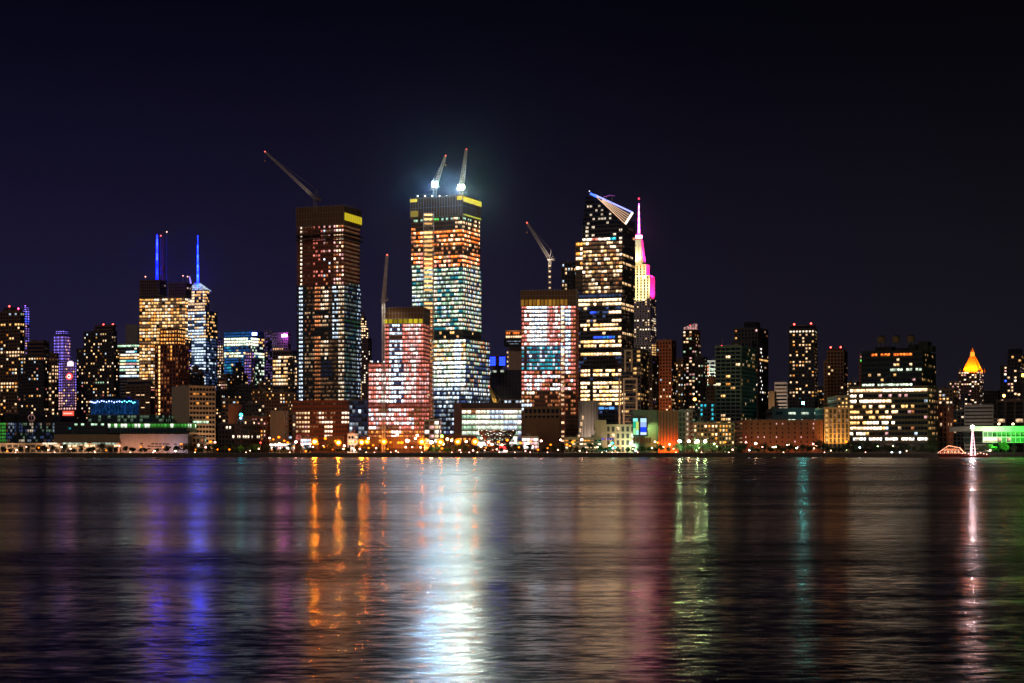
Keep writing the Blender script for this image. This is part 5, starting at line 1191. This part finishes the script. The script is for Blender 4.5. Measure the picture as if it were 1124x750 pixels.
def water_material():
    m, nt, out = new_mat('river_water')
    b = nt.nodes.new('ShaderNodeBsdfPrincipled')
    b.inputs['Base Color'].default_value = (.002, .004, .008, 1)
    b.inputs['IOR'].default_value = 1.33
    b.inputs['Specular IOR Level'].default_value = .5
    g = nt.nodes.new('ShaderNodeNewGeometry')
    def node(t, **k):
        n = nt.nodes.new(t)
        for a, v in k.items(): setattr(n, a, v)
        return n
    def noise(sx, sy, det, w=0):
        mp = node('ShaderNodeMapping'); mp.inputs['Scale'].default_value = (sx, sy, 1); mp.inputs['Location'].default_value = (w, w * 1.7, 0)
        nt.links.new(g.outputs['Position'], mp.inputs[0])
        n = node('ShaderNodeTexNoise'); n.inputs['Scale'].default_value = 1; n.inputs['Detail'].default_value = det; n.inputs['Roughness'].default_value = .6
        nt.links.new(mp.outputs[0], n.inputs['Vector']); return n.outputs['Fac']
    def mrange(a, f0, f1, t0, t1):
        n = node('ShaderNodeMapRange'); n.interpolation_type = 'SMOOTHSTEP'
        for i, v in ((1, f0), (2, f1), (3, t0), (4, t1)): n.inputs[i].default_value = v
        nt.links.new(a, n.inputs[0]); return n.outputs[0]
    def math2(op, a, c):
        n = node('ShaderNodeMath', operation=op); nt.links.new(a, n.inputs[0])
        if isinstance(c, (int, float)): n.inputs[1].default_value = c
        else: nt.links.new(c, n.inputs[1])
        return n.outputs[0]
    # wind lanes: long patches across the river where the ripples lie down or stand up
    lane = noise(.0022, .014, 3, 4.0)
    lane2 = noise(.010, .09, 3, 9.0)
    amp0 = math2('ADD', mrange(lane, .36, .64, .7, 1.25), mrange(lane2, .35, .65, -.18, .22))
    # a choppy lane of wash about 125 m out, and the open stream beyond it stands up in the wind
    sep = node('ShaderNodeSeparateXYZ'); nt.links.new(g.outputs['Position'], sep.inputs[0])
    yy = math2('ADD', sep.outputs['Y'], math2('MULTIPLY', math2('SUBTRACT', noise(.012, .01, 2, 6.0), .5), 70.0))
    wash = math2('MULTIPLY', mrange(yy, 96, 112, 0, 1), mrange(yy, 130, 152, 1, 0))
    calm = mrange(yy, 140, 420, 0, 1)
    amp = math2('MULTIPLY', amp0, math2('ADD', math2('MULTIPLY', wash, 1.0), math2('ADD', math2('MULTIPLY', calm, .75), .8)))
    nt.links.new(math2('MULTIPLY', math2('POWER', amp, .5), .20), b.inputs['Roughness'])
    # ripple slopes, taken straight from noise so that they keep their steepness at any distance
    def slope(sx, sy, det, w, k):
        mp = node('ShaderNodeMapping'); mp.inputs['Scale'].default_value = (sx, sy, 1); mp.inputs['Location'].default_value = (w, w * 1.7, 0)
        nt.links.new(g.outputs['Position'], mp.inputs[0])
        n = node('ShaderNodeTexNoise'); n.inputs['Scale'].default_value = 1; n.inputs['Detail'].default_value = det; n.inputs['Roughness'].default_value = .55
        nt.links.new(mp.outputs[0], n.inputs['Vector'])
        v = node('ShaderNodeVectorMath', operation='SUBTRACT'); nt.links.new(n.outputs['Color'], v.inputs[0]); v.inputs[1].default_value = (.5, .5, .5)
        v2 = node('ShaderNodeVectorMath', operation='MULTIPLY'); nt.links.new(v.outputs[0], v2.inputs[0]); v2.inputs[1].default_value = (k * .6, k, 0)
        return v2.outputs[0]
    def vadd(a_, c_):
        v = node('ShaderNodeVectorMath', operation='ADD'); nt.links.new(a_, v.inputs[0])
        if isinstance(c_, tuple): v.inputs[1].default_value = c_
        else: nt.links.new(c_, v.inputs[1])
        return v.outputs[0]
    tot = vadd(vadd(slope(1.0, 2.6, 3, 1.0, .25), slope(.13, .7, 3, 2.0, .15)), slope(.02, .2, 2, 3.0, .06))
    sc = node('ShaderNodeVectorMath', operation='SCALE'); nt.links.new(tot, sc.inputs[0]); nt.links.new(amp, sc.inputs['Scale'])
    nv = vadd(sc.outputs[0], (0, 0, 1))
    nn = node('ShaderNodeVectorMath', operation='NORMALIZE'); nt.links.new(nv, nn.inputs[0])
    nt.links.new(nn.outputs[0], b.inputs['Normal'])
    nt.links.new(b.outputs[0], out.inputs[0])
    return m
mb = MB(); WM_ = water_material()
mb.poly([(-5000, -300, 0), (5000, -300, 0), (5000, 1302, 0), (-5000, 1302, 0)], WM_)
o = mb.build('water'); o['kind'] = 'structure'

# ================================================================== SHORE: trees and lamps
LANDS = [(0, 'the faceted glass hall'), (60, 'the brown-walled terminal'), (131, 'the pink-lit depot'), (206, 'the white-lit shed'), (262, 'the amber windowed block'), (322, 'the dark podium'),
         (382, 'the glass annex'), (404, 'the red-lit tower'), (472, 'the white-lit tower'), (522, 'the copper sculpture'), (573, 'the clerestory box'), (620, 'the concrete silo'),
         (664, 'the beige classical hall'), (697, 'the glowing billboard'), (722, 'the orange-lit wall'), (745, 'the pinkish brick terrace'), (789, 'the balcony slab'), (829, 'the red brick warehouse'),
         (905, 'the gold buttressed building'), (933, 'the banded warehouse'), (1030, 'the string-lit boat'), (1058, 'the white-lit mast'), (1080, 'the green pavilion')]
ORD = ['leftmost', 'second', 'third', 'fourth', 'fifth', 'sixth', 'seventh', 'eighth', 'ninth', 'tenth', 'eleventh', 'twelfth', 'thirteenth', 'fourteenth', 'fifteenth', 'sixteenth', 'seventeenth', 'eighteenth', 'nineteenth', 'twentieth'] + ['later'] * 9
def land(px):
    r = LANDS[0][1]
    for a, n in LANDS:
        if px >= a: r = n
    return r
cnt = {}
def ordinal(kind, px):
    k = (kind, land(px)); cnt[k] = cnt.get(k, 0) + 1
    o = ORD[cnt[k] - 1]
    return (o if o == 'leftmost' else o + ' from the left'), land(px)

def make_crown(seed, mat, hgt, rad):
    rg = random.Random(seed); mb = MB()
    lobes = [(rg.uniform(-.5, .5) * rad, rg.uniform(-.5, .5) * rad, hgt * rg.uniform(.42, .84), rad * rg.uniform(.35, .62)) for _ in range(9)]
    for (cx, cy, cz, r) in lobes:
        for _ in range(70):
            u = Vector((rg.gauss(0, 1), rg.gauss(0, 1), rg.gauss(0, 1))).normalized() * r * (rg.random() ** .35)
            c = Vector((cx, cy, cz)) + Vector((u.x, u.y, u.z * .8)); s = rg.uniform(.22, .55)
            a = Vector((rg.gauss(0, 1), rg.gauss(0, 1), rg.gauss(0, 1))).normalized(); e = a.orthogonal().normalized() * s; f2 = a.cross(e).normalized() * s * .7
            mb.poly([c - e, c + f2, c + e, c - f2], mat)
    return mb.mesh('crown')
def make_trunk(seed, hgt, rad):
    rg = random.Random(seed); mb = MB(); mb.bar((0, 0, 0), (rg.uniform(-.2, .2), 0, hgt * .5), .22, M['bark'], .13, 7)
    for i in range(5):
        t = rg.uniform(0, 6.28); z = hgt * rg.uniform(.3, .5)
        mb.bar((0, 0, z), (math.cos(t) * rad * .6, math.sin(t) * rad * .6, z + hgt * rg.uniform(.2, .35)), .1, M['bark'], .04, 5)
    return mb.mesh('trunk')
KINDS_T = [(make_crown(i + 11, M['leaf' if i % 3 else 'leaf2'], 1.0 * hh, rr), make_trunk(i + 11, hh, rr)) for i, (hh, rr) in enumerate([(7, 3.6), (8.5, 4.2), (6, 3.4), (9.5, 4.2), (5, 3.2), (7.5, 4.4)])]
def tree(px, Y, k, s, adj='dark leafy'):
    o, l = ordinal('tree', px)
    r = empty('street_tree', (X(px, Y), Y, G), random.uniform(0, 6.2), f'{adj} shore tree, {o} of the trees before {l}', 'tree', 'trees along the quay')
    for nm, me in (('trunk', KINDS_T[k][1]), ('crown', KINDS_T[k][0])):
        c = bpy.data.objects.new(nm, me); COL.objects.link(c); c.parent = r
    r.scale = (s, s, s)
rt = random.Random(21)
px = 4.0; pos = []
while px < 1122:
    dens = 7 if px > 730 else (9 if px < 560 else 8)
    if not (1028 < px < 1078 or 430 < px < 470): pos.append(px)
    px += dens * rt.uniform(.7, 1.35)
for px in pos:
    big = px > 735
    tree(px, rt.choice([1312, 1318, 1326, 1334] if not big else [1312, 1320, 1330]), rt.randrange(6), rt.uniform(.7, 1.05) if not big else rt.uniform(.85, 1.2), 'bushy green' if big else 'dark leafy')

OR, WH, CO, GR, TE, PK, RD = (1, .19, .006), (1, .62, .34), (.7, .88, 1), (.72, 1, .42), (.02, .9, .6), (1, .42, .3), (1, .05, .03)
CN = {OR: 'orange', WH: 'warm white', CO: 'cold white', GR: 'greenish', TE: 'turquoise', PK: 'peach', RD: 'red'}
def lamp(px, py, Y, rgb, s, r=.5, arm=True, base=None, kind='street_lamp', adj=''):
    zb = G if base is None else base
    zt = Z(py, Y); o, l = ordinal(CN[rgb] + adj, px)
    size = 'strong' if s * r * r > 60 else 'small'
    root = empty(kind, (X(px, Y), Y, zb), 0, f'{CN[rgb]} {adj or "street"} lamp, {o} of them before {l}', 'street lamp', 'lamps along the waterfront')
    hz = max(.8, zt - zb)
    mb = MB(); mb.bar((0, 0, 0), (0, 0, hz - r * .6), .12, M['steel'], .07, 6); mb.build('pole', root)
    if arm:
        mb = MB(); mb.bar((0, 0, hz - r), (.7, 0, hz - r * .4), .06, M['steel']); mb.build('bracket', root)
    if rgb == OR and s < 150: s, r = min(s, 5) * .9, r * 1.25
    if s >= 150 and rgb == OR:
        mb = MB(); mb.bar((0, .5, hz), (0, .15, hz), r * 2.4, lamp_mat((1, .22, .01), 2.0), r * 1.9, 14); mb.build('painted_halo_disc', root)  # added glowing disc that imitates the orange halo around the lamp
    mb = MB(); mb.ball((0, 0, hz), r, lamp_mat(rgb, s), 10, 6, .8); mb.build('lamp_head', root)
    return root
big = [(345.5, 485, OR, 900, 1.7), (371.5, 486, OR, 900, 1.6), (397, 485.5, OR, 800, 1.5), (403, 485, OR, 160, 1.4), (421.5, 485, OR, 200, 1.7), (447, 484, WH, 40, 1.5), (441, 486, OR, 30, 1.1), (463, 485, OR, 250, 1.9),
       (473.5, 485.5, WH, 120, 1.4), (483.5, 485.5, OR, 250, 1.8), (458, 478, WH, 20, 1), (436, 477, WH, 16, .9), (502.5, 485, OR, 250, 1.7), (521.5, 485, OR, 250, 1.8), (491, 482, WH, 20, 1), (355, 490, WH, 14, .8), (378, 489.5, WH, 18, .9),
       (528, 490, WH, 20, .9), (540, 488, WH, 22, 1), (551, 488.5, WH, 18, .9), (577, 488, WH, 20, 1), (199, 488, OR, 12, .9), (231, 485, OR, 16, .9), (236, 485.5, PK, 14, .8), (306, 480, OR, 14, .9), (296, 481, PK, 12, .8), (286, 486, RD, 8, .7), (312, 484, OR, 12, .7),
       (672, 486.5, TE, 16, 1.0), (669.5, 489.5, GR, 18, .9), (675, 491, TE, 12, .9), (692, 487, PK, 16, .9), (696, 489, WH, 22, .9), (719, 485, PK, 12, .8), (722, 486, OR, 10, .7), (665, 495, CO, 22, .9), (698, 495, CO, 14, .7), (728, 491, WH, 14, .8), (735, 488, WH, 12, .8),
       (746, 484.5, GR, 320, 1.2), (756, 484.5, WH, 80, 1.1), (765.5, 484.5, GR, 320, 1.2), (774, 484.5, GR, 200, 1.2), (784, 487.5, GR, 16, .9), (758, 489.5, GR, 14, .8), (767, 491.5, GR, 14, .8), (796, 485.5, OR, 10, .7), (819, 486, PK, 12, .8), (829.5, 487, WH, 30, 1.0), (848.5, 491.5, WH, 26, .9),
       (865, 488.5, WH, 40, 1.1), (875, 491, CO, 16, .8), (893, 487.5, PK, 24, 1.0), (896, 489, WH, 20, .9), (902, 491.5, CO, 18, .8), (929, 485, OR, 24, .9), (929, 491.5, CO, 18, .8), (934.5, 488.5, WH, 10, .7), (979, 500 - 3, CO, 14, .7), (988, 497, CO, 14, .7), (1096.5, 465.5, WH, 16, .9), (1112, 465.5, WH, 16, .9)]
rl = random.Random(5)
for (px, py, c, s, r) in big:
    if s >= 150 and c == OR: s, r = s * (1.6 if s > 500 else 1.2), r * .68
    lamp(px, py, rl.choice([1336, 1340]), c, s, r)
for px, c in [(x_, c_) for x_, c_ in ((0, 0),) if 0]: pass
px = 8.0
while px < 1020:
    c = rl.choice([PK, WH, OR, OR, WH, PK] if px < 650 else [WH, GR, CO, WH, PK, GR])
    if 300 < px < 640: c = rl.choice([OR, OR, WH, PK])
    lamp(px, rl.uniform(489.5, 495.5), rl.choice([1307, 1309, 1338]), c, rl.uniform(8, 18), rl.uniform(.45, .75), False, adj='path')
    px += rl.uniform(7, 15) if px < 650 else rl.uniform(14, 26)
for px in (17, 60, 104, 143, 168, 214, 270, 318, 402, 411, 429, 437, 463, 496, 506, 515, 524, 548, 565, 582, 601, 644, 661, 672, 678, 700, 742, 770, 800, 860, 905, 950):
    lamp(px, 497.5, 1301.5, rl.choice([PK, WH]), 9, .4, False, base=G + .1, kind='quay_light', adj='edge')
px = 300.0
while px < 640:
    c_ = rl.choice([OR, OR, WH, PK]); lamp(px, rl.uniform(481, 489), rl.choice([1342, 1372, 1378]), c_, rl.uniform(20, 60), rl.uniform(.6, 1.0), adj='site')
    px += rl.uniform(5, 12)
for i in range(12):   # added orange spots without fixtures, making the site walls glow
    q = 330 + i * 17; Yw = 1542 if q > 400 else 1575
    spot((X(q, Yw), Yw - 4, G + 5), (X(q, Yw), Yw + 18, G + 9), (1, .27, .03), 13000 if q > 400 else 3500, 130)
# odd lamps farther back
def far_lamp(px, py, Y, rgb, s, r, label):
    root = empty('flood_lamp', (X(px, Y), Y, G), 0, label, 'lamp'); hz = Z(py, Y) - G
    mb = MB(); mb.bar((0, 0, 0), (0, 0, hz - r), .2, M['steel'], .12, 6); mb.build('pole', root)
    mb = MB(); mb.ball((0, 0, hz), r, lamp_mat(rgb, s), 10, 6); mb.build('lamp_head', root)
far_lamp(264.5, 455.5, 1450, (.02, .75, .75), 16, 1.4, 'turquoise lamp glowing above the small square tower'); far_lamp(264.3, 459, 1449, (.2, .35, 1), 14, 1.0, 'blue lamp just under the turquoise lamp on the small tower')
far_lamp(881.5, 442.5, 1480, (.1, .75, .7), 110, 1.3, 'teal-white lamp shining above the skylight building'); far_lamp(762.5, 438.5, 1560, (1, .32, .04), 22, 1.4, 'lone orange lamp in front of the salmon-crowned tower')
far_lamp(1102, 434.5, 1590, (1, .30, .06), 22, 1.4, 'orange lamp low on the stepped tower at the right edge'); far_lamp(1123, 412, 1740, (1, .6, .06), 10, 1.8, 'yellow lamp on the black tower cut by the right edge')
far_lamp(485, 479, 1430, (.4, 1, .1), 10, 1.2, 'lime lamp behind orange lamps left of the shopping building')
# green lit ground by the pavilion
for q in (1086, 1098, 1110, 1120):
    Yq = 1330; spot((X(q, Yq), Yq - 14, G + 7), (X(q, Yq), Yq + 4, G + 3), (.05, 1, .05), 14000, 120)
for (q, c, e) in ((480, (.4, 1, .1), 9000), (668, (.02, .9, .5), 12000), (768, (.6, 1, .5), 22000), (750, (.6, 1, .5), 18000), (784, (.8, 1, .4), 9000), (700, (.7, .9, .2), 8000), (270, (.5, .9, .1), 6000)):
    spot((X(q, 1308), 1303, G + 8), (X(q, 1318), 1322, G + 4), c, e, 120)
# apron signs and boats
root = empty('sign_kiosk', (X(552, 1350), 1350, G), 0, 'little kiosk under a glowing red sign near the copper sculpture', 'kiosk')
mb = MB(); mb.box(-4, 4, 0, 4, 0, 3.2, M['white']); mb.box(-3.4, 3.4, -.1, -.01, .6, 2.6, lit_mat('h1.2')); mb.build('booth', root)
mb = MB(); mb.box(-3, 3, -.3, .3, 3.3, 5.6, lamp_mat((1, .03, .03), 3)); mb.build('red_sign', root)
Yb = 1290
root = empty('moored_boat', (X(1044, Yb), Yb, 0), 0, 'moored dark-hulled boat strung with rows of warm red lights', 'boat')
mb = MB(); L2 = 10.5
mb.hexa([(-L2 * .8, -2.6, -.6), (L2 * .78, -2.6, -.6), (L2 * .78, 2.6, -.6), (-L2 * .8, 2.6, -.6), (-L2, -3.4, 2.6), (L2, -3.4, 2.6), (L2, 3.4, 2.6), (-L2, 3.4, 2.6)], M['redpaint']); mb.box(-L2, L2, -3.5, 3.5, 2.6, 2.9, M['white']); mb.build('hull', root)
mb = MB(); mb.box(-7.5, 6.5, -2.6, 2.6, 2.9, 5.4, M['redpaint']); mb.box(-5, 4.5, -2.2, 2.2, 5.4, 7.6, M['white'])
for i in range(5): mb.box(-6.6 + i * 2.7, -5 + i * 2.7, -2.75, -2.6, 3.7, 5, lit_mat('w1.4'))
for i in range(3): mb.box(-4.2 + i * 2.8, -2.6 + i * 2.8, -2.35, -2.2, 5.9, 7.1, lit_mat('o1.4'))
mb.build('cabin', root)
mb = MB(); mb.bar((-2, 0, 7), (-2, 0, 9.4), .2, M['steel']); mb.bar((7, 0, 2.9), (7, 0, 7.6), .2, M['steel']); mb.build('mast', root)
for (p, q) in (((-L2, 0, 3.4), (-2, 0, 9.2)), ((-2, 0, 9.2), (7, 0, 7.4)), ((7, 0, 7.4), (L2, 0, 3.4)), ((-8, -3, 5.8), (8, -3, 5.8)), ((-10, -3.4, 3.5), (10, -3.4, 3.5))):
    mb = MB(); p, q = Vector(p), Vector(q); n = 13; mb.bar(p, q, .05, M['dark'])
    for i in range(n): mb.ball(tuple(p + (q - p) * (i + .5) / n), .28, lamp_mat((1, .22, .09) if i % 2 else (1, .5, .3), 4), 6, 4)
    mb.build('light_string', root)
Yb = 1294
root = empty('lit_mast', (X(1067.5, Yb), Yb, 1.5), 0, 'tapering mast blazing pinkish white with a brilliant lamp at its top', 'mast')
Ht = Z(470, Yb) - 1.5
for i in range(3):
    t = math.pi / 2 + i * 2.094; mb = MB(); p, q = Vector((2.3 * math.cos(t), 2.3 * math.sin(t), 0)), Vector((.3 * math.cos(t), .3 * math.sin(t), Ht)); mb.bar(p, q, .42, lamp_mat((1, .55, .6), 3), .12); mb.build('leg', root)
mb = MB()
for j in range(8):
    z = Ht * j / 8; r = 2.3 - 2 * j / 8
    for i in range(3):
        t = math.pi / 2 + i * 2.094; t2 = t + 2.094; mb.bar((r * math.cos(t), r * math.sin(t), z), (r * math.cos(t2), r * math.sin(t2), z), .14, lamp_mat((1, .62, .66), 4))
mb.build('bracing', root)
mb = MB(); mb.ball((0, 0, Ht + .8), 1.3, lamp_mat((1, .85, .9), 400)); mb.build('lamp_head', root)
mb = MB(); mb.hexa([(-9, -3, -3), (11, -3, -3), (11, 3, -3), (-9, 3, -3), (-11, -3.4, .0), (13, -3.4, .0), (13, 3.4, .0), (-11, 3.4, .0)], M['redpaint'])
for i in range(9): mb.ball((-9 + i * 2.4, -3.5, .8 + h3(i, 2) * 1.4), .35, lamp_mat((1, .35, .25), 9), 6, 4)
mb.build('pontoon', root)

# damp river air that catches the glare of the floodlights
mb = MB(); mb.box(-9000, 9000, -600, 9500, -3, 460, M['glass'])
o = mb.build('haze', kind='stuff'); tag(o, 'thin damp night air over the river and city', 'haze', kind='stuff')
m, nt, out = new_mat('haze'); pv = nt.nodes.new('ShaderNodeVolumePrincipled')
pv.inputs['Density'].default_value = 1.1e-5; pv.inputs['Anisotropy'].default_value = .985; pv.inputs['Color'].default_value = (.60, .78, 1, 1)
nt.links.new(pv.outputs[0], out.inputs['Volume']); o.data.materials.clear(); o.data.materials.append(m)

# ================================================================== SKY, FILL SUN, CAMERA
w = bpy.data.worlds.new('World'); S.world = w; w.use_nodes = True
nt = w.node_tree; nt.nodes.clear()
out = nt.nodes.new('ShaderNodeOutputWorld'); bg = nt.nodes.new('ShaderNodeBackground'); bg2 = nt.nodes.new('ShaderNodeBackground')
sky = nt.nodes.new('ShaderNodeTexSky'); sky.sky_type = 'NISHITA'; sky.sun_disc = False; sky.sun_elevation = R(-5); sky.sun_rotation = R(150)
nt.links.new(sky.outputs[0], bg2.inputs[0]); bg2.inputs[1].default_value = .002
tc = nt.nodes.new('ShaderNodeTexCoord'); sp = nt.nodes.new('ShaderNodeSeparateXYZ'); nt.links.new(tc.outputs['Generated'], sp.inputs[0])
rx = nt.nodes.new('ShaderNodeMapRange'); rx.inputs[1].default_value = -.32; rx.inputs[2].default_value = .32; rx.interpolation_type = 'SMOOTHSTEP'; nt.links.new(sp.outputs['X'], rx.inputs[0])
rz = nt.nodes.new('ShaderNodeMapRange'); rz.inputs[1].default_value = 0; rz.inputs[2].default_value = .30; rz.interpolation_type = 'SMOOTHSTEP'; nt.links.new(sp.outputs['Z'], rz.inputs[0])
def mixc(a, b_, fac):
    n = nt.nodes.new('ShaderNodeMix'); n.data_type = 'RGBA'; nt.links.new(fac, n.inputs[0])
    for i, c in ((6, a), (7, b_)):
        if isinstance(c, tuple): n.inputs[i].default_value = (*c, 1)
        else: nt.links.new(c, n.inputs[i])
    return n.outputs[2]
hor = mixc((.0135, .0105, .037), (.0092, .0078, .0125), rx.outputs[0]); top = mixc((.0012, .0013, .0055), (.0010, .0009, .0022), rx.outputs[0])
nt.links.new(mixc(hor, top, rz.outputs[0]), bg.inputs[0]); bg.inputs[1].default_value = 1
ad = nt.nodes.new('ShaderNodeAddShader'); nt.links.new(bg.outputs[0], ad.inputs[0]); nt.links.new(bg2.outputs[0], ad.inputs[1]); nt.links.new(ad.outputs[0], out.inputs[0])
l = bpy.data.lights.new('fill_sun', 'SUN'); l.energy = .26; l.angle = R(12); l.color = (1, .72, .52)  # added warm sun standing in for city glow on the facades
o = bpy.data.objects.new('fill_sun', l); COL.objects.link(o); o.rotation_euler = (R(62), 0, R(-28))

cam = bpy.data.cameras.new('camera'); co = bpy.data.objects.new('camera', cam); COL.objects.link(co); S.camera = co
co.location = (0, 0, CH); co.rotation_euler = (R(90), 0, 0)
cam.sensor_width = 36; cam.lens = 36 * F / 1124; cam.shift_y = (HY - 375) / 1124; cam.clip_start = 1; cam.clip_end = 20000
S.view_settings.view_transform = 'Standard'; S.view_settings.look = 'None'; S.view_settings.exposure = 0; S.view_settings.gamma = 1
S.render.engine = 'CYCLES'
c = S.cycles; c.use_denoising = True; c.max_bounces = 5; c.diffuse_bounces = 1; c.glossy_bounces = 3; c.sample_clamp_direct = 0; c.sample_clamp_indirect = 20
c.volume_bounces = 0; c.use_light_tree = True; c.caustics_reflective = False; c.blur_glossy = .5
try: c.denoising_prefilter = 'ACCURATE'
except Exception: pass
print('OBJECTS', len(bpy.data.objects), 'MATS', len(bpy.data.materials))
